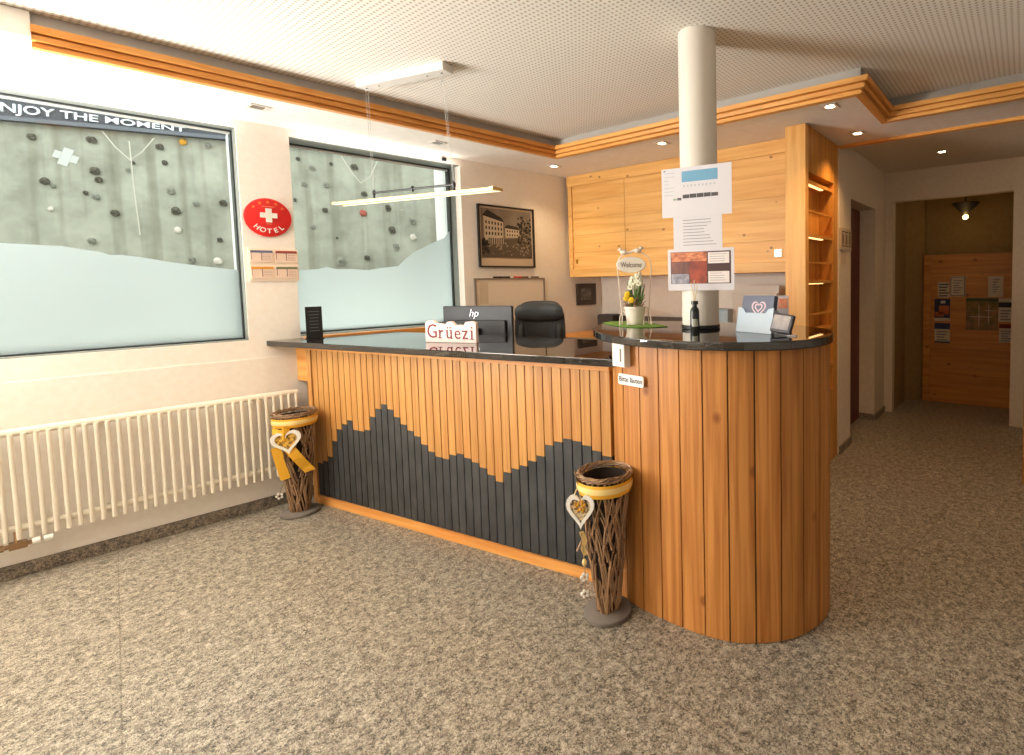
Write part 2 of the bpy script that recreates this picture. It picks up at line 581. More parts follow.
# ------------------------------------------------------------------ the room shell
ZS, ZC, ZT = 2.426, 2.53, 2.3955
W1R, W2L, W2R, WT, WB = 2.9037, 2.6385, 1.4955, 2.376, 1.0782
W1L = 4.55
def wx(y, o=-0.1):
    return -(B - y) * math.tan(TL) + o
bm = BM(); prism(bm, [(wx(-4.6), -4.6), (6.6, -4.6), (6.6, 6.1), (wx(6.1), 6.1)], -0.12, 0.0)
struct(obj('floor', bm, FLOOR))

bm = BM()
TH1, TH2 = -0.262, -0.262
box(bm, -0.3, W2R, TH2, 0, -0.05, 2.75)
box(bm, W2R, W2L, TH2, 0, -0.05, WB); box(bm, W2R, W2L, -0.235, 0, WT, 2.75)
box(bm, W2L, 2.77, TH2, 0, -0.05, 2.75)
box(bm, 2.77, W1R, TH1, 0, -0.05, 2.75)
box(bm, W1R, W1L, TH1, 0, -0.05, WB); box(bm, W1R, W1L, -0.145, 0, WT, 2.75)
box(bm, W1L, 8.2, TH1, 0, -0.05, 2.75)
struct(obj('wall_left', bm, PLASTER, m=LM()))
bm = BM()
box(bm, -0.3, W2R, TH1 - 0.02, TH1 - 0.001, -0.3, 2.75); box(bm, W2R, W2L, TH1 - 0.02, TH1 - 0.001, -0.3, WB - 0.004); box(bm, W2R, W2L, TH1 - 0.02, TH1 - 0.001, WT + 0.10, 2.75)
box(bm, W2L, W1R, TH1 - 0.02, TH1 - 0.001, -0.3, 2.75); box(bm, W1R, W1L, TH1 - 0.02, TH1 - 0.001, -0.3, WB - 0.004); box(bm, W1R, W1L, TH1 - 0.02, TH1 - 0.001, WT + 0.16, 2.75); box(bm, W1L, 8.2, TH1 - 0.02, TH1 - 0.001, -0.3, 2.75)
struct(obj('wall_left_bounce_cladding', bm, plain('bounce_damping_grey', (110, 108, 102), 0.9), m=LM()))  # unseen dark cladding added to cut light bouncing onto the concrete
bm = BM(); box(bm, 2.62, 6.6, -0.01, 0.006, 0.07, 0.961)
struct(obj('trim_1', bm, PLASTER, m=LM()))
bm = BM(); box(bm, 2.6, 6.6, 0, 0.016, 0, 0.068)
struct(obj('baseboard_left', bm, BASEM, m=LM(), bevel=0.003))
# back wall, hall walls
bm = BM(); box(bm, -0.6, 2.40, 3.446, 3.60, 0, 2.75)
struct(obj('wall_back', bm, PLASTER))
bm = BM()
XH = 2.4956
box(bm, 2.30, XH, 3.452, 3.78, 0, 2.75)
box(bm, 2.30, XH, 3.78, 4.62, 2.06, 2.75)
box(bm, 2.30, XH, 4.62, 5.031, 0, 2.75)
box(bm, 1.2, 2.30, 3.602, 3.72, 0, 2.75)
box(bm, 1.2, 2.30, 4.90, 5.031, 0, 2.75)
box(bm, 1.1, 1.2, 3.602, 5.031, 0, 2.75)
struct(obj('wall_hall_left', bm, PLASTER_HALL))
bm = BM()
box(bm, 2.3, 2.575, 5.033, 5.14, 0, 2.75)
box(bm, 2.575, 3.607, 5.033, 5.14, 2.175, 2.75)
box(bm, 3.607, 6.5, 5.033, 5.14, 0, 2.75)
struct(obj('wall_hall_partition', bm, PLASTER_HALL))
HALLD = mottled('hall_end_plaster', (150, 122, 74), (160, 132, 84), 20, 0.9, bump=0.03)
bm = BM()
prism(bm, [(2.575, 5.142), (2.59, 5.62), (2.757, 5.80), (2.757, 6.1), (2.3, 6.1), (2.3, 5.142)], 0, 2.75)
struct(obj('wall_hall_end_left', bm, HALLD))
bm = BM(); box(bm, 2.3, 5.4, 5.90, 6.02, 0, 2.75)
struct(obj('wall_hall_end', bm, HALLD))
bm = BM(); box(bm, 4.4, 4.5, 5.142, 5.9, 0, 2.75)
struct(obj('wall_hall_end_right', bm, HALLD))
# unseen sides of the lobby
bm = BM(); box(bm, -1.4, 6.6, -4.6, -4.5, 0, 2.75)
struct(obj('wall_front', bm, PLASTER))
bm = BM(); box(bm, 6.5, 6.6, -4.5, 5.03, 0, 2.75)
struct(obj('wall_right', bm, PLASTER))
# base strips in the hall
bm = BM()
box(bm, XH, XH + 0.014, 3.46, 3.78, 0, 0.06); box(bm, XH, XH + 0.014, 4.62, 5.03, 0, 0.06)
box(bm, 2.31, XH, 4.606, 4.62, 0, 0.06)
struct(obj('baseboard_hall', bm, BASEM))

# ceiling tray and soffits
txl, tyb, txj, tyj = 0.588, 2.319, 2.951, 2.937
def trx(y):
    return txl - (tyb - y) * math.tan(TL)
bm = BM(); prism(bm, [(wx(-4.6), -4.6), (6.6, -4.6), (6.6, 3.6), (wx(3.6), 3.6)], ZC, ZC + 0.06)
struct(obj('ceiling', bm, CEIL))
def slab(name, pts, z0, z1, mat):
    bm = BM(); prism(bm, pts, z0, z1)
    return struct(obj(name, bm, mat))
slab('ceiling_left', [(wx(-4.6), -4.6), (trx(-4.6), -4.6), (txl, tyb), (txl, 3.6), (wx(3.6), 3.6)], ZS, ZC - 0.002, SOFFIT)
slab('ceiling_back', [(txl + 0.001, tyb), (txj, tyb), (txj, tyj), (6.6, tyj), (6.6, 3.6), (txl + 0.001, 3.6)], ZS, ZC - 0.002, SOFFIT)
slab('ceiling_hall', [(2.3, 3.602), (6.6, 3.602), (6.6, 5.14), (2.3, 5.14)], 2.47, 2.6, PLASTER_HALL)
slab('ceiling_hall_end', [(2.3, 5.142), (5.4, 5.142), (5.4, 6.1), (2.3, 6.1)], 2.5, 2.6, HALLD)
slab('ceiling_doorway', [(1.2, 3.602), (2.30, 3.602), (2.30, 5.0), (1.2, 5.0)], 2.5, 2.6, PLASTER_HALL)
# grey upper face of the tray
bm = BM()
prism(bm, [(trx(-0.26), -0.26), (txl, tyb), (txl + 0.006, tyb - 0.006), (trx(-0.26) + 0.006, -0.26)], ZS, ZC - 0.001)
prism(bm, [(txl, tyb), (txl, tyb - 0.006), (txj + 0.006, tyb - 0.006), (txj, tyb)], ZS, ZC - 0.001)
prism(bm, [(txj, tyb - 0.006), (txj + 0.006, tyb - 0.006), (txj + 0.006, tyj), (txj, tyj)], ZS, ZC - 0.001)
prism(bm, [(txj, tyj), (txj, tyj - 0.006), (6.5, tyj - 0.006), (6.5, tyj)], ZS, ZC - 0.001)
struct(obj('trim_2', bm, GREYTRIM))
# moulded wooden trim: profile (inset into the tray, height) swept along the tray edge with mitred corners
PROF = [(-0.035, ZS + 0.001), (-0.035, ZT), (0.004, ZT), (0.006, ZT + 0.016), (-0.004, ZT + 0.017), (-0.004, ZT + 0.023), (0.022, ZT + 0.024), (0.026, ZT + 0.044), (0.014, ZT + 0.045), (0.014, ZT + 0.051), (0.044, ZT + 0.052), (0.048, ZT + 0.078), (0.0, ZT + 0.078)]
path = [Vector((trx(-0.26), -0.26, 0)), Vector((txl, tyb, 0)), Vector((txj, tyb, 0)), Vector((txj, tyj, 0)), Vector((6.5, tyj, 0))]
def inset_dirs(path):
    out = []
    ns = []
    for a, b in zip(path, path[1:]):
        t = (b - a).normalized()
        ns.append(Vector((t.y, -t.x, 0)))
    for i in range(len(path)):
        if i == 0: out.append(ns[0])
        elif i == len(path) - 1: out.append(ns[-1])
        else:
            h = (ns[i - 1] + ns[i]); h = h / h.dot(ns[i]) if abs(h.dot(ns[i])) > 1e-6 else ns[i]
            out.append(h)
    return out
dirs = inset_dirs(path)
for k in range(4):
    bm = BM()
    A = [bm.verts.new(path[k] + dirs[k] * p + Vector((0, 0, z))) for p, z in PROF]
    Bv = [bm.verts.new(path[k + 1] + dirs[k + 1] * p + Vector((0, 0, z))) for p, z in PROF]
    n = len(PROF)
    for i in range(n):
        j = (i + 1) % n
        bm.faces.new((A[i], A[j], Bv[j], Bv[i]))
    bm.faces.new(A); bm.faces.new(list(reversed(Bv)))
    struct(obj('trim_%d' % (3 + k), bm, TRIM_Y if k in (0, 2) else TRIM_X))
bm = BM(); box(bm, XH - 0.03, 6.5, 3.45, 3.50, 2.405, 2.472)
struct(obj('trim_7', bm, TRIM_X))
# white dropped bulkhead closing the tray at the front left
bm = BM(); prism(bm, [(wx(-4.0), -4.0), (trx(-4.0) + 0.03, -4.0), (trx(-0.26) + 0.03, -0.262), (wx(-0.262), -0.262)], ZS - 0.001, ZC - 0.003)
struct(obj('ceiling_bulkhead', bm, SOFFIT))

# ------------------------------------------------------------------ windows
def window(name, s0, s1, film_px, go):
    e = bpy.data.objects.new(name, None); COL.objects.link(e); e.matrix_world = LM(); struct(e)
    bm = BM()
    w = 0.012
    for a0, a1, b0, b1 in ((s0, s0 + w, WB, WT), (s1 - w, s1, WB, WT), (s0, s1, WB, WB + w), (s0, s1, WT - w, WT)):
        box(bm, a0, a1, go - 0.03, go + 0.03, b0, b1)
    obj('window_frame', bm, FRAME_D, e)
    bm = BM()
    t = 0.004
    i0, i1 = go + 0.031, -0.09 if s0 < 2 else -0.012
    box(bm, s0, s0 + t, i0, i1, WB, WT); box(bm, s1 - t, s1, i0, i1, WB, WT)
    box(bm, s0, s1, i0, -0.005, WB, WB + t); box(bm, s0, s1, i0, -0.012, WT - t, WT)
    obj('reveal_lining', bm, FRAME_G, e)
    bm = BM()
    o2 = TH2 if s0 < 2 else TH1
    box(bm, s0, s0 + 0.002, o2 - 0.01, go - 0.031, WB, WT); box(bm, s1 - 0.002, s1, o2 - 0.01, go - 0.031, WB, WT)
    box(bm, s0 + w, s1 - w, go - 0.012, go + 0.012, WT - w - 0.011, WT - w - 0.0005)
    if s0 < 2:
        box(bm, s0 - 0.20, s0 + 0.004, -0.45, o2 - 0.011, WB - 0.2, WT + 0.3)
    obj('outer_reveal', bm, EXTW, e)
    bm = BM(); box(bm, s0 + w, s1 - w, go - 0.006, go + 0.002, WB + w, WT - w - 0.0115)
    obj('window_pane', bm, GLASS, e)
    pts = [onL(u, v, go) for u, v in film_px]
    pts = [(min(max(p[0], s0 + w), s1 - w), p[1]) for p in pts]
    poly = [(p[0], p[1]) for p in pts] + [(pts[-1][0], WB + w), (pts[0][0], WB + w)]
    bm = BM()
    a = [bm.verts.new((x, go + 0.004, z)) for x, z in poly]; b = [bm.verts.new((x, go + 0.005, z)) for x, z in poly]
    bm.faces.new(a); bm.faces.new(b)
    for i in range(len(poly)):
        j = (i + 1) % len(poly); bm.faces.new((a[i], a[j], b[j], b[i]))
    obj('frosted_film', bm, FILM, e)
    return e


window('window_1', W1R, W1L, [(-300, 238), (-60, 240), (0, 243), (40, 245), (62, 246), (80, 249), (100, 252), (110, 255), (122, 255), (140, 257), (170, 262), (200, 266), (238, 270), (250, 271)], -0.11)
window('window_2', W2R, W2L, [(290, 271), (302, 270), (318, 269), (326, 267), (336, 269), (352, 269), (368, 270), (380, 268), (398, 266), (406, 258), (414, 252), (422, 248), (432, 243), (444, 238), (460, 232)], -0.2)

# ------------------------------------------------------------------ outside: climbing wall
EH = R(28)
ED = Vector((math.sin(EH), math.cos(EH), 0)); EN = Vector((math.cos(EH), -math.sin(EH), 0))
_s, _z = onL(0, 121, -2.6)
EO = LP(_s, -2.6, 0)
EROT = Matrix((ED, EN, Vector((0, 0, 1)))).transposed()
def onE(u, v, o=0.0):
    p = onpl(u, v, EO + EN * o, EN)
    return (p - EO).dot(ED), p.z
def EM(t=0, o=0, z=0):
    m = EROT.to_4x4(); m.translation = EO + ED * t + EN * o + Vector((0, 0, z)); return m
zb = onE(0, 121)[1]
bm = BM(); box(bm, -3, 4.6, -0.3, 0, -0.3, zb + 0.1)
for t in [onE(u, 190)[0] for u in (14, 153, 352, 425)]:
    pass
struct(obj('wall_outside', bm, CONC, m=EM()))
bm = BM(); box(bm, -8, 3, -6, 9, -0.5, -0.32)
struct(obj('ground_outside', bm, plain('gravel_outside', (150, 148, 140), 0.9), m=EM(-1, 0, 0)))
fas = thing('fascia_board', 'dark fascia board with white outlined lettering above the concrete wall outside', 'fascia', EM(0, 0.0, zb))
boxo('board', (-3, 4.6, 0.0, 0.05, 0.0, 0.62), FASCIA, fas)
boxo('lower_rail', (-3, 4.6, 0.05, 0.065, 0.0, 0.03), plain('fascia_rail', (96, 102, 110), 0.6), fas)
t0, za = onE(-11, 109.8, 0.06); t1, z1 = onE(186, 132, 0.06)
cap = onE(20, 103, 0.06)[1] - onE(20, 113.5, 0.06)[1]
bm = text_bm('ENJOY THE MOMENT', 1.0, 0.01, 'LEFT', bold=0.012)
xs = [v.co.x for v in bm.verts]; zs_ = [v.co.z for v in bm.verts]
sx = (t1 - t0) / (max(xs) - min(xs)); sz = cap / (max(zs_) - min(zs_)) * 1.25
bm2 = text_bm('ENTHM', 1.0, 0.01, 'LEFT', bold=0.012); zq = [v.co.z for v in bm2.verts]; bm2.free(); sz = cap / (max(zq) - min(zq))
bm.transform(Matrix.Translation((-min(xs), 0, -min(zq))))
xm = max(xs) - min(xs)
for v in bm.verts:
    v.co.z *= 0.88 * (1 - 0.45 * v.co.x / xm)
bm.transform(Matrix.Diagonal((sx, 1, sz, 1)))
bm.transform(Matrix.Diagonal((1, -1, 1, 1)))
bm.transform(Matrix.Translation((t0, 0.052, za - zb)) @ Matrix.Rotation(math.atan2(za - z1, t1 - t0), 4, 'Y'))
obj('lettering', bm, plain('white_lettering', (232, 236, 240), 0.6), fas)
HOLDM = [mottled('hold_dark', (60, 60, 50), (112, 108, 92), 30, 0.9), mottled('hold_grey', (110, 112, 100), (160, 160, 146), 30, 0.9), plain('hold_yellow', (220, 160, 50), 0.7), plain('hold_red', (170, 90, 74), 0.8), plain('hold_pale', (214, 206, 192), 0.8)]
holds = [(32, 137, 8, 0), (92, 140, 9, 0), (160, 147, 7, 0), (183, 142, 6, 2), (208, 146, 5, 1), (45, 181, 9, 0), (53, 186, 5, 1), (95, 171, 9, 0), (99, 180, 7, 0), (86, 193, 5, 0), (96, 197, 7, 1),
         (115, 213, 8, 0), (51, 209, 5, 4), (92, 241, 8, 1), (165, 163, 5, 0), (171, 191, 7, 1), (176, 211, 8, 0), (178, 230, 6, 4), (223, 203, 7, 0), (220, 240, 5, 0), (192, 260, 6, 1), (218, 261, 7, 4), (196, 204, 5, 1), (133, 163, 4, 0), (128, 170, 4, 1),
         (298, 159, 4, 0), (312, 168, 5, 1), (331, 164, 3, 0), (354, 167, 6, 0), (304, 184, 5, 1), (326, 185, 5, 1), (364, 194, 5, 0), (325, 210, 5, 0), (313, 227, 4, 1), (388, 208, 5, 0), (363, 213, 6, 3), (392, 230, 6, 0), (412, 221, 6, 1), (413, 237, 5, 4), (341, 261, 7, 1), (337, 238, 2, 0), (396, 247, 5, 1), (367, 258, 5, 0), (295, 200, 3, 0)]
adj = ['dark weathered', 'grey', 'yellow', 'rusty red', 'pale']
rh = random.Random(3)
for i, (u, v, sz_, k) in enumerate(holds):
    t, z = onE(u, v); t2, z2 = onE(u + sz_, v)
    r = abs(t2 - t) * 0.62
    bm = BM()
    ball(bm, (0, 0.0, 0), r, 10, (1.0, 0.7, 0.85 + 0.4 * rh.random()))
    ball(bm, (r * 0.5, 0.01, -r * 0.35), r * 0.6, 8, (1, 0.7, 1))
    if k in (0, 1):
        lathe(bm, [(r * 0.55, 0), (r * 0.5, r * 0.8), (r * 0.28, r * 0.8), (r * 0.2, r * 0.45)], 10, Matrix.Rotation(R(-90), 4, 'X'))
    for vv in bm.verts:
        vv.co *= 1 + 0.22 * (rh.random() - 0.5)
    lab = {2: 'small yellow climbing hold near the fascia on the concrete wall outside', 3: 'rusty red climbing hold seen through the window behind the desk'}.get(k)
    where = 'seen through the large left window' if u < 250 else 'seen through the window behind the desk'
    tag(obj('climbing_hold', bm, HOLDM[k], m=EM(t, 0.005, z), smooth=True), lab or '%s climbing hold on the concrete wall %s' % (adj[k], where), 'climbing hold', None if lab else '%s climbing holds %s' % (adj[k], where))
cm_t, cm_z = onE(66, 157)  # tilted off-white cross set flat on the outside wall
bm = BM(); a, b_ = 0.030, 0.072
for q in ((-a, a, -b_, b_), (-b_, -a - 0.001, -a, a), (a + 0.001, b_, -a, a)):
    box(bm, q[0], q[1], 0, 0.003, q[2], q[3], Matrix.Rotation(R(20), 4, 'Y'))
tag(obj('pale_cross', bm, plain('chalky_white', (200, 203, 196), 0.9), m=EM(cm_t, 0.001, cm_z)), 'pale tilted white cross on the concrete wall outside the left window', 'painted mark')
def cordline(pts, lab):
    bm = BM(); w = [EO + ED * onE(u, v, 0.07)[0] + EN * 0.07 + Vector((0, 0, onE(u, v, 0.07)[1])) for u, v in pts]
    tube(bm, w, 0.0045, 5)
    tag(obj('hanging_cord', bm, plain('white_cord', (204, 200, 184), 0.8)), lab, 'cord')
cordline([(102, 131), (115, 147), (130, 160), (142, 152), (154, 138)], 'pale looped cord hanging from the fascia outside the left window')
cordline([(129, 141), (131, 160), (134, 190), (140, 235)], 'pale straight cord hanging down behind the looped cord outside')
cordline([(341, 156), (352, 173), (361, 183), (370, 177), (378, 160)], 'pale looped cord outside the window behind the desk')

# ------------------------------------------------------------------ radiator and wall things
rad = thing('radiator', 'white tubular radiator along the left wall under the big window', 'radiator', LM(0, 0, 0))
bm = BM(); tube(bm, [(2.69, 0.075, 0.728), (4.95, 0.075, 0.728)], 0.019, 12); obj('top_rail', bm, RADW, rad, smooth=True)
bm = BM(); tube(bm, [(2.69, 0.075, 0.262), (4.95, 0.075, 0.262)], 0.017, 12); obj('bottom_rail', bm, RADW, rad, smooth=True)
bm = BM(); tube(bm, [(0, 0.098, 0.212), (0, 0.098, 0.722)], 0.0092, 10); tb = obj('tube', bm, RADW, rad, smooth=True); tb.location = (2.705, 0, 0)
for i in range(1, 58):
    c = tb.copy(); COL.objects.link(c); c.parent = rad; c.location = (2.705 + i * 0.0387, 0, 0)
bm = BM()
for s in (2.9, 3.55, 4.3):
    box(bm, s - 0.012, s + 0.012, 0.0, 0.07, 0.69, 0.72); box(bm, s - 0.012, s + 0.012, 0.0, 0.07, 0.25, 0.275)
obj('wall_bracket', bm, RADW, rad)
bm = BM()
tube(bm, [(3.725, 0.10, 0.188), (3.755, 0.10, 0.188)], 0.016, 10); tube(bm, [(3.765, 0.10, 0.188), (3.79, 0.10, 0.188)], 0.018, 10)
obj('thermostat_knob', bm, WHITE, rad, smooth=True)
bm = BM()
tube(bm, [(3.79, 0.10, 0.188), (3.92, 0.10, 0.188)], 0.011, 8); box(bm, 3.805, 3.86, 0.085, 0.115, 0.172, 0.204); tube(bm, [(3.875, 0.10, 0.188), (3.90, 0.10, 0.188)], 0.016, 6)
tube(bm, [(3.835, 0.10, 0.19), (3.835, 0.085, 0.25)], 0.009, 8)
obj('brass_valve', bm, plain('old_brass', (150, 120, 88), 0.35, 0.8), rad)

def wall_frame(px, off):  # centre, width, height on the left wall from four pixel corners
    q = [onL(u, v, off) for u, v in px]
    s = sum(p[0] for p in q) / 4; z = sum(p[1] for p in q) / 4
    w = abs(q[0][0] - q[1][0] + q[3][0] - q[2][0]) / 2; h = abs(q[0][1] - q[3][1] + q[1][1] - q[2][1]) / 2
    return s, z, w, h
def LF(s, o, z):  # frame facing into the room, x to the viewer's right
    return facing(LP(s, o, z), LN)

# hotel sign
hs, hz_ = onL(268.5, 217.5, 0.02)
HR = 0.121
sg = thing('hotel_sign', 'round red sign with white cross and HOTEL lettering between the windows', 'sign', LF(hs, 0.004, hz_))
bm = BM(); lathe(bm, [(HR * 0.96, 0.0), (HR, 0.006), (HR * 0.97, 0.014), (HR * 0.6, 0.022), (0.001, 0.026)], 56, Matrix.Rotation(R(90), 4, 'X'))
obj('disc', bm, RED, sg, smooth=True)
bm = BM(); a = 0.0155; b_ = 0.043
prism(bm, [(-a, -b_), (a, -b_), (a, -a), (b_, -a), (b_, a), (a, a), (a, b_), (-a, b_), (-a, a), (-b_, a), (-b_, -a), (-a, -a)], 0.0245, 0.029, Matrix.Rotation(R(90), 4, 'X') @ T(0, 0.012, 0))
obj('white_cross', bm, WHITE, sg)
bmA = BM()
for i, chh in enumerate('HOTEL'):
    ang = (i - 2) * R(21)
    bt = text_bm(chh, 0.041, 0.002, bold=0.0006)
    bt.transform(Matrix.Translation((math.sin(ang) * HR * 0.76, -0.021, 0.006 - math.cos(ang) * HR * 0.76)) @ Matrix.Rotation(-ang, 4, 'Y'))
    me = bpy.data.meshes.new('t'); bt.to_mesh(me); bmA.from_mesh(me); bt.free(); bpy.data.meshes.remove(me)
obj('lettering', bmA, WHITE, sg)
bm = BM()
for i in range(5):
    ang = R(-50 + 25 * i)
    c = Vector((math.sin(ang) * HR * 0.78, math.cos(ang) * HR * 0.78))
    prism(bm, [(c.x + math.sin(R(36 * k)) * (0.011 if k % 2 == 0 else 0.0045), c.y + math.cos(R(36 * k)) * (0.011 if k % 2 == 0 else 0.0045)) for k in range(10)], 0.017, 0.021, Matrix.Rotation(R(90), 4, 'X'))
obj('stars', bm, plain('faded_gold', (236, 130, 60), 0.5), sg)
bm = BM(); box(bm, -0.03, 0.03, -0.027, -0.02, 0.065, 0.068); box(bm, -0.013, 0.013, -0.026, -0.02, -0.042, -0.039)
for sx_ in (-1, 1):
    ball(bm, (sx_ * 0.068, -0.018, 0.0), 0.008, 8, (0.7, 0.3, 1.2))
obj('small_marks', bm, plain('sign_pale_marks', (240, 160, 110), 0.5), sg)

# leaflet board with four coloured headers
s, z, w, h = wall_frame([(247.5, 249), (296, 249), (300, 280.5), (250, 281.5)], 0.0)
lb = thing('leaflet_board', 'pale board of four leaflet pockets with coloured headers below hotel sign', 'leaflet board', LF(s, 0.002, z))
boxo('backing', (-w / 2, w / 2, -0.006, 0, -h / 2, h / 2), plain('board_cream', (246, 228, 208), 0.6), lb)
hc = [(96, 100, 128), (150, 60, 54), (226, 150, 50), (118, 122, 90)]
for i in range(4):
    cx = (-0.25 + 0.5 * (i % 2)) * w; cz = (0.5 - 0.5 * (i // 2)) * h
    bm = BM(); box(bm, cx - w * 0.22, cx + w * 0.22, -0.014, -0.006, cz - h * 0.42, cz - h * 0.06)
    pk = obj('pocket', bm, plain('pocket_paper', (238, 210, 190), 0.6), lb)
    bm = BM(); box(bm, cx - w * 0.22, cx + w * 0.22, -0.0155, -0.014, cz - h * 0.13, cz - h * 0.055)
    obj('header', bm, plain('header_%d' % i, hc[i], 0.6), pk)
    bm = BM(); box(bm, cx - w * 0.215, cx - w * 0.2, -0.0152, -0.014, cz - h * 0.33, cz - h * 0.1); box(bm, cx - 0.003, cx + 0.002, -0.0152, -0.014, cz - h * 0.36, cz - h * 0.1)
    for q in range(4):
        box(bm, cx + w * 0.03, cx + w * 0.19, -0.0148, -0.014, cz - h * (0.2 + 0.05 * q), cz - h * (0.19 + 0.05 * q))
    obj('print', bm, plain('print_grey', (150, 118, 110), 0.7), pk)

# framed historic photograph
s, z, w, h = wall_frame([(476.3, 203.6), (532.6, 209.3), (536, 267.4), (480.8, 267.8)], 0.02)
pf = thing('framed_photograph', 'black framed sepia photograph of an old hotel on the wall', 'picture', LF(s, 0.003, z))
bm = BM(); fw = 0.014
for d in ((-w / 2, w / 2, h / 2 - fw, h / 2), (-w / 2, w / 2, -h / 2, -h / 2 + fw), (-w / 2, -w / 2 + fw, -h / 2 + fw, h / 2 - fw), (w / 2 - fw, w / 2, -h / 2 + fw, h / 2 - fw)):
    box(bm, d[0], d[1], -0.024, 0, d[2], d[3])
obj('frame', bm, BLACK, pf)
boxo('mount', (-w / 2 + fw, w / 2 - fw, -0.010, 0, -h / 2 + fw, h / 2 - fw), plain('sepia_mount', (206, 184, 158), 0.7), pf)
iw, z0, z1 = w / 2 - 0.028, -h / 2 + 0.085, h / 2 - 0.028
ph = boxo('print', (-iw, iw, -0.012, -0.010, z0, z1), mottled('sepia_sky', (112, 98, 84), (136, 122, 106), 8, 0.6), pf)
H_ = z1 - z0
sep = [plain('sepia_%d' % i, c, 0.7) for i, c in enumerate(((48, 40, 33), (200, 182, 156), (88, 74, 60), (150, 132, 110)))]
def flat(name, mat, polys, y, parent):
    bm = BM()
    for p in polys:
        prism(bm, p, -y, -y + 0.0006, Matrix.Rotation(R(90), 4, 'X') @ Matrix.Diagonal((1, 1, -1, 1)))
    return obj(name, bm, mat, parent)
def rect(x0, x1, a0, a1):
    return [(x0, a0), (x1, a0), (x1, a1), (x0, a1)]
X = lambda f: -iw + 2 * iw * f
Z = lambda f: z0 + H_ * f
flat('house_walls', sep[1], [[(X(0.05), Z(0.35)), (X(0.42), Z(0.42)), (X(0.42), Z(0.75)), (X(0.05), Z(0.86))], [(X(0.46), Z(0.42)), (X(0.74), Z(0.44)), (X(0.74), Z(0.60)), (X(0.46), Z(0.63))]], 0.0135, ph)
flat('house_roofs', sep[0], [[(X(0.02), Z(0.85)), (X(0.45), Z(0.73)), (X(0.38), Z(0.83)), (X(0.12), Z(0.97))], [(X(0.44), Z(0.62)), (X(0.76), Z(0.59)), (X(0.70), Z(0.66)), (X(0.5), Z(0.69))]], 0.0145, ph)
win = []
for r_ in range(3):
    for c_ in range(6):
        x = 0.08 + 0.058 * c_; zz = 0.46 + 0.115 * r_ * (1 - 0.03 * c_)
        win.append(rect(X(x), X(x + 0.026), Z(zz), Z(zz + 0.06)))
for r_ in range(2):
    for c_ in range(5):
        win.append(rect(X(0.49 + 0.05 * c_), X(0.513 + 0.05 * c_), Z(0.46 + 0.08 * r_), Z(0.50 + 0.08 * r_)))
flat('house_windows', sep[0], win, 0.0148, ph)
flat('garden', sep[2], [[(X(0), Z(0)), (X(1), Z(0)), (X(1), Z(0.3)), (X(0.7), Z(0.42)), (X(0.4), Z(0.38)), (X(0), Z(0.3))]], 0.0142, ph)
rr = random.Random(5)
def blobs(n, x0_, x1_, a0, a1, r0, r1):
    out = []
    for _ in range(n):
        cx, cz, rad_ = x0_ + (x1_ - x0_) * rr.random(), a0 + (a1 - a0) * rr.random(), r0 + (r1 - r0) * rr.random()
        out.append([(min(max(X(cx) + rad_ * math.cos(k), -iw), iw), min(max(Z(cz) + rad_ * math.sin(k), z0), z1)) for k in [q * math.pi / 3 for q in range(6)]])
    return out
flat('garden_paths', sep[3], blobs(60, 0.05, 0.95, 0.06, 0.30, 0.004, 0.011), 0.0146, ph)
flat('shrubbery', sep[0], blobs(26, 0.0, 0.16, 0.08, 0.38, 0.008, 0.02), 0.0152, ph)
flat('foliage', sep[0], blobs(90, 0.72, 0.98, 0.3, 0.88, 0.006, 0.016), 0.0152, ph)
flat('tree_lights', sep[3], blobs(40, 0.74, 0.98, 0.3, 0.88, 0.003, 0.008), 0.0156, ph)
flat('verandah', sep[2], [rect(X(0.12), X(0.44), Z(0.28), Z(0.40)), rect(X(0.05), X(0.60), Z(0.10), Z(0.13))], 0.0149, ph)
flat('verandah_posts', sep[1], [rect(X(0.13 + 0.035 * k), X(0.14 + 0.035 * k), Z(0.28), Z(0.40)) for k in range(9)], 0.0153, ph)

# whiteboard with pens
s, z, w, h = wall_frame([(474, 277.5), (545, 278.5), (545.5, 338), (477, 338)], 0.015)
wb = thing('whiteboard', 'small whiteboard with grey frame hanging below the sepia photograph', 'whiteboard', LF(s, 0.002, z))
boxo('board_surface', (-w / 2, w / 2, -0.012, 0, -h / 2, h / 2), plain('whiteboard_white', (236, 222, 204), 0.3), wb)
bm = BM(); fw = 0.013
for d in ((-w / 2, w / 2, h / 2 - fw, h / 2), (-w / 2, w / 2, -h / 2, -h / 2 + fw), (-w / 2, -w / 2 + fw, -h / 2 + fw, h / 2 - fw), (w / 2 - fw, w / 2, -h / 2 + fw, h / 2 - fw)):
    box(bm, d[0], d[1], -0.02, 0, d[2], d[3])
obj('frame', bm, plain('aluminium_frame', (150, 136, 124), 0.4, 0.4), wb)
bm = BM(); box(bm, -w / 2 + 0.04, -w / 2 + 0.12, -0.0135, -0.012, h / 2 - 0.22, h / 2 - 0.04)
tag(obj('note_slip', bm, plain('note_slip_paper', (214, 196, 170), 0.7), m=LF(s, 0.0028, z)), 'small paper slip pinned at the left of the whiteboard', 'note')
bm = BM(); box(bm, -w / 2 + 0.05, -w / 2 + 0.14, -0.0145, -0.0122, h / 2 - 0.31, h / 2 - 0.26); tag(obj('photo_magnet', bm, plain('magnet_brown', (120, 76, 50), 0.6), m=LF(s, 0.002, z)), 'brown photo magnet under the paper slip on whiteboard', 'magnet')
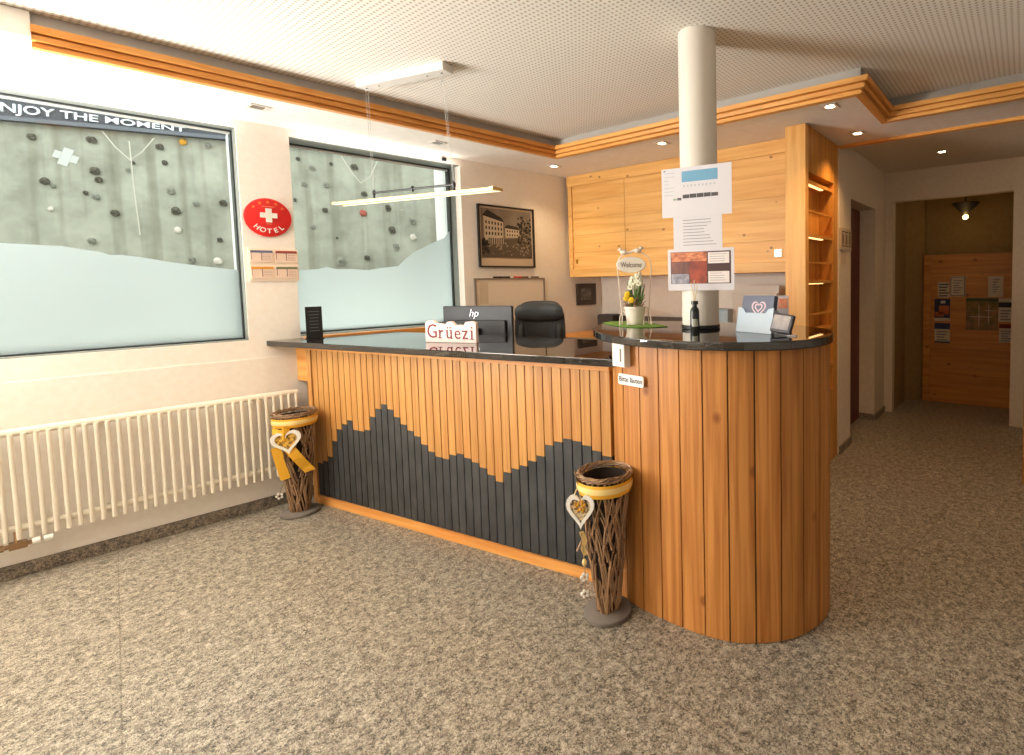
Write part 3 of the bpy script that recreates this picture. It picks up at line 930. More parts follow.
pens = [(-0.14, BLACK, 'black marker pen with its twin on the whiteboard top edge'), (-0.06, plain('pen_dark', (50, 46, 44), 0.4), 'dark grey marker pen on top of the whiteboard frame'), (0.06, plain('pen_red', (214, 60, 44), 0.4), 'red marker pen lying on the whiteboard top edge'), (0.13, plain('pen_brown', (110, 84, 66), 0.4), 'brown marker pen on the whiteboard top edge'), (0.24, plain('pen_grey', (120, 108, 96), 0.4), 'slim grey pen nearest the room corner on the whiteboard top edge')]
for x, mt, lab in pens:
    x = x * w / 0.7
    p = thing('marker_pen', lab, 'pen', LF(s, 0.003, z + h / 2 + 0.008) @ Matrix.Translation((x, -0.011, 0)), 'marker pens on the whiteboard')
    bm = BM(); tube(bm, [(-0.035, 0, 0), (0.02, 0, 0)], 0.0075, 8); obj('barrel', bm, mt, p, smooth=True)
    bm = BM(); tube(bm, [(0.02, 0, 0), (0.045, 0, 0)], 0.008, 8); obj('cap', bm, mt, p, smooth=True)

# small framed picture near the corner
s, z, w, h = wall_frame([(576, 283.5), (595.5, 283.5), (595.5, 304.3), (577, 305)], 0.01)
sp_ = thing('small_picture', 'small square dark framed picture near the corner below the cupboard', 'picture', LF(s, 0.002, z))
bm = BM(); fw = 0.05
for d in ((-w / 2, w / 2, h / 2 - fw, h / 2), (-w / 2, w / 2, -h / 2, -h / 2 + fw), (-w / 2, -w / 2 + fw, -h / 2 + fw, h / 2 - fw), (w / 2 - fw, w / 2, -h / 2 + fw, h / 2 - fw)):
    box(bm, d[0], d[1], -0.018, 0, d[2], d[3])
obj('frame', bm, plain('dark_bronze_frame', (74, 62, 50), 0.5), sp_)
boxo('print', (-w / 2 + fw, w / 2 - fw, -0.008, 0, -h / 2 + fw, h / 2 - fw), mottled('grey_print', (70, 66, 60), (150, 142, 132), 30, 0.6), sp_)

# small black window sensor and sill
bm = BM(); box(bm, -0.014, 0.014, -0.02, 0, -0.012, 0.012); lathe(bm, [(0.008, 0.02), (0.006, 0.03)], 10, Matrix.Rotation(R(90), 4, 'X'))
ss, sz2 = onL(443.5, 160.5, 0)
tag(obj('wall_sensor', bm, BLACK, m=LF(ss, 0.001, 2.40)), 'tiny black sensor above the right corner of the desk window', 'sensor')
bm = BM(); box(bm, 1.4, 2.62, 0.0, 0.035, 0.93, 1.074)
struct(obj('trim_8', bm, PLANK_X, m=LM()))

# ------------------------------------------------------------------ reception counter (straight part)
A_ = Vector((-0.1295, 0.7982, 0)); CA = math.atan2(1.112 - 0.7982, 2.0323 + 0.1295)
CMx = T(A_.x, A_.y, 0, CA)      # local x along the front, local y to the back
CD = Vector((math.cos(CA), math.sin(CA), 0)); CN = Vector((math.sin(CA), -math.cos(CA), 0))
def onC(u, v):
    p = onpl(u, v, A_, CN)
    return (p - A_).dot(CD), p.z
CL = 2.318
ctr = thing('reception_counter', 'straight wooden reception counter with charcoal mountain outline on its front', 'counter', CMx)
zr0 = 1.000
boxo('carcass', (0.0, CL, 0.034, 0.52, 0.0, 1.030), DARKGAP, ctr)
prof = [(300, 470), (316, 465), (322, 462), (328.5, 460), (333, 443), (338, 430), (346, 422), (350, 420), (353, 430), (361, 431.5), (368, 430), (371, 418), (378, 408), (383, 404.5), (391, 411), (398.6, 420.5), (406, 428), (418, 438), (426, 448), (433, 454), (440, 458.6), (447, 459.5), (451, 456), (456.5, 452.5), (467, 458.6), (478, 465), (486, 471), (492, 477), (498, 483), (506.6, 472.6), (515, 469), (523.6, 466), (532, 461), (540.5, 456), (547, 446), (556, 443), (564, 438.7), (572, 440.5), (581, 443), (591, 449), (600, 453.5), (625, 466)]
prof3 = [onC(*p) for p in prof]
def mz(t):
    for (a0, b0), (a1, b1) in zip(prof3, prof3[1:]):
        if a0 <= t <= a1:
            return b0 + (b1 - b0) * (t - a0) / (a1 - a0)
    return prof3[0][1] if t < prof3[0][0] else prof3[-1][1]
x0_, NPL = 0.045, 41
pw = (CL - x0_) / NPL
bmw, bms = BM(), BM()
for i in range(NPL):
    a, b_ = x0_ + i * pw + 0.0034, x0_ + (i + 1) * pw - 0.0034
    zz = mz((a + b_) / 2)
    box(bmw, a, b_, 0.004, 0.036, zz + 0.0008, zr0)
    box(bms, a, b_, 0.005, 0.036, 0.052, zz - 0.0008)
obj('upper_planks', bmw, PLANK, ctr)
obj('charcoal_mountain_planks', bms, SLATE, ctr)
boxo('top_rail', (0.0, CL, -0.004, 0.03, zr0 + 0.001, 1.032), PLANK_X, ctr, bevel=0.002)
boxo('corner_stile', (0.0, x0_, -0.004, 0.03, 0.0, zr0), PLANK, ctr, bevel=0.002)
boxo('plinth_rail', (x0_, CL, -0.008, 0.03, 0.0, 0.05), PLANK_X, ctr, bevel=0.002)
boxo('end_panel', (-0.004, 0.0, 0.03, 0.52, 0.0, 1.030), PLANK, ctr)
boxo('wall_box', (-0.145, -0.006, 0.012, 0.50, 0.79, 1.030), PLANK_X, ctr, bevel=0.002)
# stone top
ctop = BM()
loc = [(-0.31, -0.115), (2.385, -0.058), (2.345, -0.034), (2.302, 0.022), (2.296, 0.40), (2.1, 0.56), (0.3, 0.56), (-0.10, 0.56)]
inv = CMx
pw_ = [inv @ Vector((x, y, 0)) for x, y in loc]
# keep the left end on the wall
w0 = LP((B - pw_[0].y) / math.cos(TL) - 0.0, 0.003, 0); w5 = LP((B - pw_[-1].y) / math.cos(TL), 0.003, 0)
pts2 = [(w0.x, w0.y)] + [(p.x, p.y) for p in pw_[1:-1]] + [(w5.x, w5.y)]
prism(ctop, pts2, 1.0325, 1.0665)
tag(obj('counter_worktop', ctop, BLACKSTONE, bevel=0.003), 'long polished black stone worktop on the straight counter', 'worktop')

# ------------------------------------------------------------------ curved counter
body = [(2.19, 1.62), (2.175, 1.45), (2.170, 1.30), (2.170, 1.19), (2.182, 1.138), (2.22, 1.104), (2.33, 1.074), (2.50, 1.064), (2.62, 1.066), (2.72, 1.079), (2.81, 1.105), (2.885, 1.15), (2.950, 1.205), (3.002, 1.275), (3.036, 1.36), (3.049, 1.46), (3.020, 1.58), (2.96, 1.67), (2.88, 1.72)]
def catmull(P, k=8):
    P = [Vector((p[0], p[1], 0)) for p in P]; out = []
    for i in range(len(P) - 1):
        p0, p1, p2, p3 = P[max(i - 1, 0)], P[i], P[i + 1], P[min(i + 2, len(P) - 1)]
        for j in range(k):
            t = j / k
            out.append(0.5 * ((2 * p1) + (p2 - p0) * t + (2 * p0 - 5 * p1 + 4 * p2 - p3) * t * t + (3 * p1 - p0 - 3 * p2 + p3) * t ** 3))
    out.append(P[-1]); return out
crv = catmull(body)
cum = [0.0]
for a, b_ in zip(crv, crv[1:]):
    cum.append(cum[-1] + (b_ - a).length)
def at_len(d):
    d = min(max(d, 0), cum[-1] - 1e-6)
    for i in range(len(cum) - 1):
        if cum[i] <= d <= cum[i + 1]:
            f = (d - cum[i]) / (cum[i + 1] - cum[i]); return crv[i].lerp(crv[i + 1], f), (crv[i + 1] - crv[i]).normalized()
cc = thing('curved_counter', 'rounded taller counter clad in wide upright larch boards', 'counter', T(2.45, 1.35, 0))
C0 = Vector((2.45, 1.35, 0))
ZB = 1.144
inner = []
for i in range(0, 81):
    p, t = at_len(cum[-1] * i / 80); nrm = Vector((t.y, -t.x, 0)); inner.append(p - nrm * 0.017 - C0)
bm = BM(); prism(bm, [(p.x, p.y) for p in inner], 0.0, ZB)
obj('core', bm, DARKGAP, cc)
bm = BM()
PW = 0.101
npl = int(round(cum[-1] / PW)); PW = cum[-1] / npl
for i in range(npl):
    d0, d1 = i * PW + 0.0028, (i + 1) * PW - 0.0028
    outp, inp = [], []
    for k in range(6):
        p, t = at_len(d0 + (d1 - d0) * k / 5); nrm = Vector((t.y, -t.x, 0))
        outp.append(p - C0); inp.append(p - nrm * 0.016 - C0)
    poly = [(p.x, p.y) for p in outp] + [(p.x, p.y) for p in reversed(inp)]
    prism(bm, poly, 0.004, ZB)
obj('board_cladding', bm, PLANK_K, cc)
top = [(1.80, 1.53), (1.83, 1.44), (1.885, 1.35), (1.96, 1.25), (2.06, 1.155), (2.18, 1.075), (2.30, 1.022), (2.43, 0.99), (2.56, 0.984), (2.70, 1.0), (2.82, 1.036), (2.92, 1.093), (3.0, 1.163), (3.055, 1.26), (3.077, 1.36), (3.072, 1.45), (3.034, 1.57), (2.96, 1.69), (2.84, 1.77), (2.70, 1.81), (2.4, 1.82), (2.1, 1.79), (1.92, 1.71), (1.82, 1.62)]
tc_ = catmull(top + [top[0]], 4)[:-1]
bm = BM(); prism(bm, [(p.x, p.y) for p in tc_], 1.145, 1.178)
tag(obj('curved_worktop', bm, BLACKSTONE, bevel=0.004), 'rounded polished black stone top on the tall curved counter', 'worktop')
ZH = 1.178

# doorbell box and plate
def on_body(u, v, lift=0.0):
    # nearest hit of the pixel ray with the clad surface
    d = ray(u, v); best = None
    for a, b_ in zip(crv, crv[1:]):
        e = b_ - a; den = d.x * e.y - d.y * e.x
        if abs(den) < 1e-9: continue
        w = a - CAM; tt = (w.x * e.y - w.y * e.x) / den; ss_ = (w.x * d.y - w.y * d.x) / den
        if tt > 0 and -0.001 <= ss_ <= 1.001 and (best is None or tt < best[0]):
            best = (tt, Vector((e.y, -e.x, 0)).normalized())
    p = CAM + d * best[0]
    return p, best[1]
p, n = on_body(625, 354)
bell = thing('doorbell', 'white doorbell box just under the curved stone top', 'doorbell', facing(p + n * 0.002, n))
boxo('housing', (-0.040, 0.040, -0.036, 0, -0.050, 0.050), WHITE, bell, bevel=0.004)
boxo('button', (0.014, 0.022, -0.040, -0.0362, -0.028, 0.028), plain('button_grey', (150, 146, 138), 0.4), bell, bevel=0.001)
p, n = on_body(632.5, 380)
pl_ = thing('door_plate', 'small white plate reading Bitte läuten below the doorbell', 'sign', facing(p + n * 0.008, n))
bm = BM(); w2, h2, c2 = 0.076, 0.023, 0.006
prism(bm, [(-w2, -h2 + c2), (-w2 + c2, -h2), (w2 - c2, -h2), (w2, -h2 + c2), (w2, h2 - c2), (w2 - c2, h2), (-w2 + c2, h2), (-w2, h2 - c2)], 0, 0.004, Matrix.Rotation(R(90), 4, 'X'))
obj('plate', bm, WHITE, pl_)
bm = text_bm('Bitte läuten', 0.031, 0.0006, bold=0.0002); bm.transform(Matrix.Translation((0, -0.0046, 0.001)) @ Matrix.Diagonal((0.136 / (max(v.co.x for v in bm.verts) - min(v.co.x for v in bm.verts)), 1, 1, 1)))
obj('lettering', bm, BLACK, pl_)
bm = BM()
for sx_ in (-1, 1):
    lathe(bm, [(0.002, 0.004), (0.002, 0.0055)], 8, Matrix.Rotation(R(90), 4, 'X') @ T(sx_ * 0.071, 0.014, 0))
obj('screws', bm, CHROME, pl_)

# pillar
PX, PY, PR = 2.432, 1.485, 0.087
pil = thing('round_pillar', 'round white pillar rising through the curved counter to the ceiling', 'pillar', T(PX, PY, 0))
bm = BM(); lathe(bm, [(PR, ZH + 0.001), (PR, ZC - 0.001)], 64); obj('shaft', bm, plain('pillar_paint', (226, 218, 206), 0.5), pil, smooth=True)
bm = BM(); lathe(bm, [(PR + 0.001, ZH + 0.0008), (PR + 0.004, ZH + 0.002), (PR + 0.004, ZH + 0.016), (PR + 0.001, ZH + 0.018)], 64, cap0=False, cap1=False); obj('base_ring', bm, BLACK, pil, smooth=True)

# sheets on the pillar
PN = Vector((0.16, -1, 0)).normalized()
def sheet(px, lift, name, label, cat='poster'):
    q = [onpl(u, v, Vector((PX, PY, 0)) + PN * (PR + lift), PN) for u, v in px]
    c, w, h = quad_frame(q, PN)
    return thing(name, label, cat, facing(c, PN)), w, h
sh1, w, h = sheet([(661, 169), (731, 163), (732.5, 213.5), (663, 218)], 0.006, 'laminated_sheet', 'topmost laminated sheet with blue banner on the white pillar')
boxo('sheet', (-w / 2, w / 2, -0.001, 0.001, -h / 2, h / 2), PAPER, sh1)
SK = plain('banner_blue', (104, 156, 186), 0.6)
boxo('blue_banner', (-0.20 * w, 0.31 * w, -0.0016, -0.001, 0.20 * h, 0.42 * h), SK, sh1)
bm = BM(); rq = random.Random(2)
for i in range(9):
    x = (-0.18 + 0.054 * i) * w; box(bm, x, x + 0.022 * w, -0.0016, -0.001, 0.10 * h, 0.14 * h)
for i in range(7):
    box(bm, -0.46 * w, (-0.40 + 0.1 * rq.random()) * w, -0.0016, -0.001, (0.40 - 0.075 * i) * h, (0.412 - 0.075 * i) * h)
obj('fine_print', bm, plain('pale_print', (176, 178, 184), 0.7), sh1)
bm = BM()
for i in range(5):
    x = (-0.19 + 0.102 * i) * w; box(bm, x, x + 0.096 * w, -0.0016, -0.001, -0.13 * h, (-0.06 + 0.02 * rq.random()) * h)
    obj('photo', bm, plain('photo_dark', (70, 66, 68), 0.7), sh1); bm = BM()
box(bm, -0.27 * w, -0.21 * w, -0.0016, -0.001, -0.16 * h, -0.11 * h); box(bm, -0.47 * w, -0.44 * w, -0.0016, -0.001, 0.445 * h, 0.465 * h)
obj('caption_marks', bm, plain('photo_dark', (70, 66, 68), 0.7), sh1)
boxo('green_mark', (-0.33 * w, -0.28 * w, -0.0016, -0.001, -0.155 * h, -0.12 * h), plain('mark_green', (120, 150, 120), 0.7), sh1)
sh2, w, h = sheet([(673, 216.5), (721.5, 213), (723, 251.5), (674.5, 251.5)], 0.004, 'laminated_sheet', 'middle sheet of typed lines on the white pillar')
boxo('sheet', (-w / 2, w / 2, -0.001, 0.001, -h / 2, h / 2), PAPER, sh2)
bm = BM()
for i in range(9):
    zz = (0.36 - 0.085 * i) * h; box(bm, -0.30 * w, (0.30 - 0.25 * rq.random()) * w + 0.02, -0.0016, -0.001, zz, zz + 0.016 * h)
obj('typed_lines', bm, INK, sh2)
sh3, w, h = sheet([(667, 250), (733.5, 247), (735, 288.5), (669.5, 292)], 0.008, 'laminated_sheet', 'lowest sheet with red sunset photographs on the white pillar')
boxo('sheet', (-w / 2, w / 2, -0.001, 0.001, -h / 2, h / 2), PAPER, sh3)
boxo('photo_backdrop', (-0.455 * w, 0.455 * w, -0.0014, -0.001, -0.34 * h, 0.43 * h), plain('deep_brown', (58, 24, 18), 0.6), sh3)
boxo('sunset_photo', (-0.445 * w, 0.10 * w, -0.0018, -0.0014, 0.20 * h, 0.42 * h), mottled('sunset_orange', (120, 40, 24), (236, 150, 100), 30, 0.6, stretch=(1, 1, 2)), sh3)
boxo('dusk_photo', (-0.445 * w, -0.17 * w, -0.0018, -0.0014, -0.09 * h, 0.19 * h), mottled('dusk_brown', (76, 44, 44), (130, 80, 66), 20, 0.6), sh3)
boxo('snow_photo', (-0.445 * w, -0.17 * w, -0.0018, -0.0014, -0.33 * h, -0.10 * h), mottled('snow_grey', (92, 92, 108), (180, 176, 184), 40, 0.6), sh3)
boxo('red_photo', (-0.165 * w, 0.10 * w, -0.0018, -0.0014, -0.33 * h, 0.19 * h), mottled('ember_red', (84, 26, 16), (176, 70, 38), 24, 0.6), sh3)
for k, (a0, a1) in enumerate(((0.14, 0.40), (-0.32, -0.05))):
    tb_ = boxo('text_box', (0.12 * w, 0.43 * w, -0.0020, -0.0014, a0 * h, a1 * h), plain('text_box_paper', (226, 216, 212), 0.6), sh3)
    bm = BM()
    for i in range(4):
        zz = (a1 - 0.05 - 0.055 * i) * h; box(bm, 0.145 * w, (0.40 - 0.08 * rq.random()) * w, -0.0024, -0.002, zz, zz + 0.010 * h)
    obj('typed_lines', bm, INK, tb_)

# ------------------------------------------------------------------ hanging cupboard and shelf tower
yc, x0c, x1c, zc0, zc1 = 3.0, 0.002, 2.342, 1.457, 2.424
cup = thing('wall_cupboard', 'long pine wall cupboard with sliding doors hanging under the soffit', 'cupboard', T(x0c, yc, zc0))
W_, H2 = x1c - x0c, zc1 - zc0
bm = BM()
box(bm, 0, 0.05, 0, 0.44, 0, H2); box(bm, W_ - 0.02, W_, 0, 0.44, 0, H2)
box(bm, 0.05, W_ - 0.02, 0, 0.44, 0, 0.075); box(bm, 0.05, W_ - 0.02, 0, 0.44, H2 - 0.085, H2); box(bm, 0.05, W_ - 0.02, 0.4, 0.44, 0.075, H2 - 0.085)
obj('carcass', bm, PINE_H, cup, bevel=0.002)
split = ony(624, 230, 3.0).x - x0c
bm = BM(); nb = 5; hh = (H2 - 0.16) / nb
for i in range(nb):
    box(bm, 0.052, split, 0.012, 0.03, 0.075 + i * hh + 0.0008, 0.075 + (i + 1) * hh - 0.0008)
d1 = obj('sliding_door', bm, PINE_H, cup)
boxo('brass_finger_pull', (0.08, 0.115, 0.008, 0.014, 0.13, 0.17), BRASS, d1, bevel=0.002)
bm = BM()
for i in range(nb):
    box(bm, split + 0.001, W_ - 0.021, 0.016, 0.034, 0.075 + i * hh + 0.0008, 0.075 + (i + 1) * hh - 0.0008)
d2 = obj('sliding_door', bm, PINE_H, cup)
xl = ony(777.5, 253, 3.0).x - x0c; zl = ony(777.5, 253, 3.0).z - zc0
lk = boxo('lock_plate', (xl - 0.03, xl + 0.03, 0.008, 0.0155, zl - 0.03, zl + 0.03), plain('nickel', (224, 214, 190), 0.3, 0.3), d2, bevel=0.002)
boxo('top_moulding', (0, W_, -0.012, 0, H2 - 0.10, H2), PINE_H, cup, bevel=0.003)

xk0, xk1, yk0, yk1 = 2.345, 2.4875, 2.738, 3.44
tow = thing('shelf_tower', 'tall pine end tower with lit shelf niche facing the hallway', 'shelf', T(xk0, yk0, 0))
D, WK = yk1 - yk0, xk1 - xk0
ny0, ny1, nz0, nz1 = 0.062, 0.60, 0.55, 2.12
bm = BM()
box(bm, 0, WK, 0, ny0, 0, ZS - 0.002); 
obj('front_post', bm, PINE_V, tow, bevel=0.002)
bm = BM()
box(bm, 0.0, 0.03, ny0, D, 0, ZS - 0.002)
box(bm, 0.03, WK, ny1, D, 0, ZS - 0.002)
box(bm, 0.03, WK, ny0, ny1, nz1, ZS - 0.002); box(bm, 0.03, WK, ny0, ny1, 0, nz0)
obj('niche_carcass', bm, NICHE, tow)
shelfz = [2.05, 1.69, 1.37, 1.02, 0.74]
for i, zz in enumerate(shelfz):
    sh = boxo('shelf_board', (0.03, WK - 0.006, ny0 + 0.001, ny1 - 0.001, zz, zz + 0.022), NICHE, tow)
    boxo('led_strip', (WK - 0.045, WK - 0.02, ny0 + 0.04, ny1 - 0.18, zz - 0.006, zz), LEDM, sh)
for zz in (1.86, 1.51, 1.145):
    bm = BM(); box(bm, WK - 0.02, WK - 0.006, ny0, ny1, zz, zz + 0.012); box(bm, WK - 0.02, WK - 0.006, ny0 + 0.001, ny0 + 0.012, zz - 0.13, zz); box(bm, WK - 0.02, WK - 0.006, ny1 - 0.012, ny1 - 0.001, zz - 0.13, zz)
    obj('gallery_rail', bm, NICHE, tow)

# back counter and things behind
bm = BM(); box(bm, 0.03, 0.555, 0.0, 0.02, 0.80, 0.875); struct(obj('trim_9', bm, PLANK_X, m=LM()))
bc = thing('back_counter', 'low counter with dark splashback under the pine wall cupboard', 'counter', T(0.0, 2.92, 0))
boxo('cabinet_body', (0.02, 2.30, 0.0, 0.52, 0.0, 0.88), plain('grey_laminate', (176, 168, 158), 0.6), bc)
boxo('worktop', (0.01, 2.32, -0.02, 0.522, 0.881, 0.915), PLANK_X, bc)
boxo('splashback', (0.01, 2.32, 0.505, 0.522, 0.916, 1.06), plain('splash_grey', (92, 84, 76), 0.5), bc)
lbx = thing('card_printer', 'dark low box machine at the corner end of the back counter', 'printer', T(0.21, 3.33, 0.9155))
boxo('body', (-0.10, 0.10, -0.08, 0.08, 0, 0.165), plain('machine_grey', (62, 60, 60), 0.5), lbx, bevel=0.02)
boxo('slot', (-0.07, 0.07, -0.084, -0.079, 0.06, 0.075), BLACK, lbx)
bb = thing('blue_box', 'pale blue box on the back counter beside the pillar', 'box', T(1.56, 3.24, 0.9155))
boxo('carton', (-0.10, 0.10, -0.07, 0.07, 0, 0.24), plain('pale_blue_card', (168, 192, 208), 0.6), bb, bevel=0.004)
boxo('flap', (-0.10, 0.10, -0.072, 0.072, 0.241, 0.246), plain('pale_blue_flap', (186, 206, 218), 0.6), bb)
wf = thing('document_tray', 'white upright folder standing behind the blue brochure holder', 'folder', T(1.86, 3.3, 0.9155))
boxo('folder_back', (-0.20, 0.20, 0, 0.012, 0, 0.44), plain('folder_white', (226, 214, 202), 0.6), wf)
boxo('folder_front', (-0.20, 0.20, -0.05, -0.04, 0, 0.38), plain('folder_white2', (220, 208, 196), 0.6), wf)
boxo('folder_floor', (-0.20, 0.20, -0.04, 0.0, 0, 0.01), plain('folder_white2', (220, 208, 196), 0.6), wf)

# desk behind the counter
dk = thing('office_desk', 'wooden office desk along the wall behind the counter', 'desk', LM(0, 0, 0))
boxo('desk_top', (0.56, 0.92, 0.04, 0.24, 0.82, 0.86), PLANK_X, dk, bevel=0.003)
for s_ in (0.60, 0.84):
    boxo('leg', (s_, s_ + 0.05, 0.05, 0.22, 0.0, 0.819), PLANK_X, dk)
boxo('back_rail', (0.56, 0.92, 0.004, 0.039, 0.78, 0.875), PLANK_X, dk)
dk2 = thing('work_surface', 'desk surface joined to the back of the straight counter', 'desk', CMx)
boxo('top', (0.45, 1.62, 0.565, 0.98, 0.76, 0.79), PLANK_X, dk2)
boxo('leg', (1.56, 1.60, 0.60, 0.95, 0.0, 0.759), PLANK_X, dk2)
boxo('leg', (0.47, 0.51, 0.60, 0.95, 0.0, 0.759), PLANK_X, dk2)

# monitor (its back faces the room)
fwd = _f0
def at_depth(u, v, dep):
    d = ray(u, v); return CAM + d * (dep / d.dot(fwd))
tlp, trp, brp = at_depth(442.5, 304, 3.72), at_depth(511.8, 308, 3.60), at_depth(516, 341, 3.60)
hd = (trp - tlp); hd.z = 0; hd.normalize(); nrm = Vector((hd.y, -hd.x, 0))
mc = (tlp + trp) / 2
mw, mh = (trp - tlp).length, trp.z - brp.z + 0.03
mz0 = (tlp.z + trp.z) / 2 - mh
mon = thing('monitor', 'black computer monitor seen from behind with silver letter logo', 'monitor', facing(Vector((mc.x, mc.y, 0.7905)), nrm))
zz0 = mz0 - 0.7905
bm = BM(); box(bm, -mw / 2, mw / 2, 0.0, 0.02, zz0, zz0 + mh); obj('screen_back', bm, DARKB, mon, bevel=0.006)
boxo('rear_housing', (-mw * 0.42, mw * 0.42, -0.018, 0.0, zz0 + 0.02, zz0 + mh * 0.62), plain('monitor_rear', (26, 27, 30), 0.5), mon, bevel=0.01)
boxo('edge_strip', (-mw / 2, mw / 2, 0.0202, 0.0222, zz0, zz0 + mh), plain('silver_edge', (180, 180, 180), 0.4, 0.5), mon)
boxo('stand_neck', (-0.035, 0.035, -0.05, -0.019, 0.012, zz0 + mh * 0.4), BLACK, mon)
boxo('stand_foot', (-0.12, 0.12, -0.06, 0.06, 0.0, 0.012), BLACK, mon)
bm = text_bm('hp', 0.078, 0.0008, shear=0.3, bold=-0.0012); bm.transform(Matrix.Translation((-0.05 * mw, -0.0022, zz0 + mh * 0.80)))
obj('logo_letters', bm, plain('logo_silver', (224, 226, 230), 0.3, 0.3), mon)

# office chair
chp = at_depth(538, 330, 4.05)
ch = thing('office_chair', 'dark grey office chair with padded headrest behind the counter', 'chair', facing(Vector((chp.x, chp.y, 0)), Vector((CAM.x - chp.x, CAM.y - chp.y, 0)).normalized() + Vector((-0.25, 0, 0))))
CHF = mottled('dark_leather', (36, 39, 43), (52, 56, 60), 40, 0.5, bump=0.1)
def pad(bm, w, h, z0, y, d, p=3.0, n=14, bow=0.05):
    ring_prev = None
    grid = []
    for j in range(n + 1):
        v = -1 + 2 * j / n
        row = []
        for i in range(n + 1):
            u = -1 + 2 * i / n
            # map square to a rounded shape
            k = (abs(u) ** p + abs(v) ** p) ** (1 / p)
            m_ = max(abs(u), abs(v))
            s_ = m_ / k if k > 1e-6 else 1
            uu, vv = u * s_, v * s_
            e = max(0.0, 1 - m_ ** 4)
            row.append((uu * w / 2, vv * h / 2 + z0 + h / 2, e, uu))
        grid.append(row)
    F = [[bm.verts.new((x, y - d * (0.25 + 0.75 * e) + bow * -(1 - uu * uu) * 0 - bow * (uu * uu), z)) for x, z, e, uu in row] for row in grid]
    K = [[bm.verts.new((x, y + 0.012 - bow * (uu * uu), z)) for x, z, e, uu in row] for row in grid]
    for j in range(n):
        for i in range(n):
            bm.faces.new((F[j][i], F[j][i + 1], F[j + 1][i + 1], F[j + 1][i]))
            bm.faces.new((K[j][i], K[j + 1][i], K[j + 1][i + 1], K[j][i + 1]))
    for a in range(n):
        bm.faces.new((F[0][a], K[0][a], K[0][a + 1], F[0][a + 1])); bm.faces.new((F[n][a], F[n][a + 1], K[n][a + 1], K[n][a]))
        bm.faces.new((F[a][0], F[a + 1][0], K[a + 1][0], K[a][0])); bm.faces.new((F[a][n], K[a][n], K[a + 1][n], F[a + 1][n]))
chw = 0.40
ctopz = at_depth(538, 301.5, 4.05).z
bm = BM(); pad(bm, chw, 0.70, ctopz - 0.70, 0.14, 0.035, 4.5); obj('backrest', bm, CHF, ch, smooth=True)
bm = BM(); pad(bm, chw * 0.94, 0.155, ctopz - 0.165, 0.105, 0.05, 3.0); obj('headrest', bm, plain('headrest_leather', (52, 57, 62), 0.45), ch, smooth=True)
for sx_ in (-1, 1):
    bm = BM(); pad(bm, 0.07, 0.5, ctopz - 0.66, 0.11, 0.05, 3.0, bow=0.0); bm.transform(Matrix.Translation((sx_ * chw * 0.38, 0, 0))); obj('side_bolster', bm, CHF, ch, smooth=True)
bm = BM(); pad(bm, 0.48, 0.46, 0, 0, 0.06, 4, bow=0.0); bm.transform(Matrix.Translation((0, 0.12, 0.48)) @ Matrix.Rotation(R(-90), 4, 'X') @ Matrix.Translation((0, 0, 0))); obj('seat', bm, CHF, ch, smooth=True)
bm = BM(); lathe(bm, [(0.03, 0.08), (0.03, 0.44)], 12); obj('gas_lift', bm, BLACK, ch, smooth=True)
bm = BM()
for k in range(5):
    a = 2 * math.pi * k / 5; tube(bm, [(0, 0, 0.09), (0.26 * math.cos(a), 0.26 * math.sin(a), 0.065)], [0.025, 0.016], 8)
obj('star_base', bm, BLACK, ch, smooth=True)
for k in range(5):
    a = 2 * math.pi * k / 5
    bm = BM(); lathe(bm, [(0.028, -0.02), (0.028, 0.02)], 14, T(0.27 * math.cos(a), 0.27 * math.sin(a), 0.0285) @ Matrix.Rotation(R(90), 4, 'X')); obj('caster', bm, BLACK, ch)
for sx_ in (-1, 1):
    bm = BM(); tube(bm, [(sx_ * 0.24, 0.10, 0.46), (sx_ * 0.26, 0.08, 0.62), (sx_ * 0.26, -0.08, 0.66)], 0.02, 8); obj('armrest', bm, BLACK, ch, smooth=True)

# ------------------------------------------------------------------ things on the straight worktop
ZLW = 1.0665
# "Grüezi" wooden word sign
pl0 = onz(427, 339, ZLW); 
gp = onz(452, 342.5, ZLW)
gd = CD.copy()
gsg = thing('greeting_sign', 'pale wooden cut-out sign reading Grüezi on the black worktop', 'sign', facing(Vector((gp.x, gp.y, ZLW + 0.0005)), Vector((0.30, -1, 0)).normalized()))
gl = onpl(426.5, 332, gp, Vector((0.30, -1, 0)).normalized()); gr = onpl(477, 338, gp, Vector((0.30, -1, 0)).normalized())
gw = (gr - gl).length
gh = onpl(433, 320, gp, Vector((0.30, -1, 0)).normalized()).z - ZLW
xs_ = [-0.5, -0.5, -0.46, -0.34, -0.28, -0.2, -0.1, -0.05, 0.03, 0.1, 0.18, 0.26, 0.3, 0.42, 0.5, 0.5]
hs_ = [0.0, 0.86, 0.95, 1.0, 0.86, 0.84, 0.80, 0.93, 0.95, 0.78, 0.80, 0.76, 0.92, 0.96, 0.86, 0.0]
bm = BM(); prism(bm, [(x * gw, y * gh) for x, y in zip(xs_, hs_)], -0.011, 0.011, Matrix.Rotation(R(90), 4, 'X')); obj('cut_out_board', bm, plain('sign_pale_wood', (242, 220, 214), 0.6), gsg, bevel=0.002)
bm = BM()
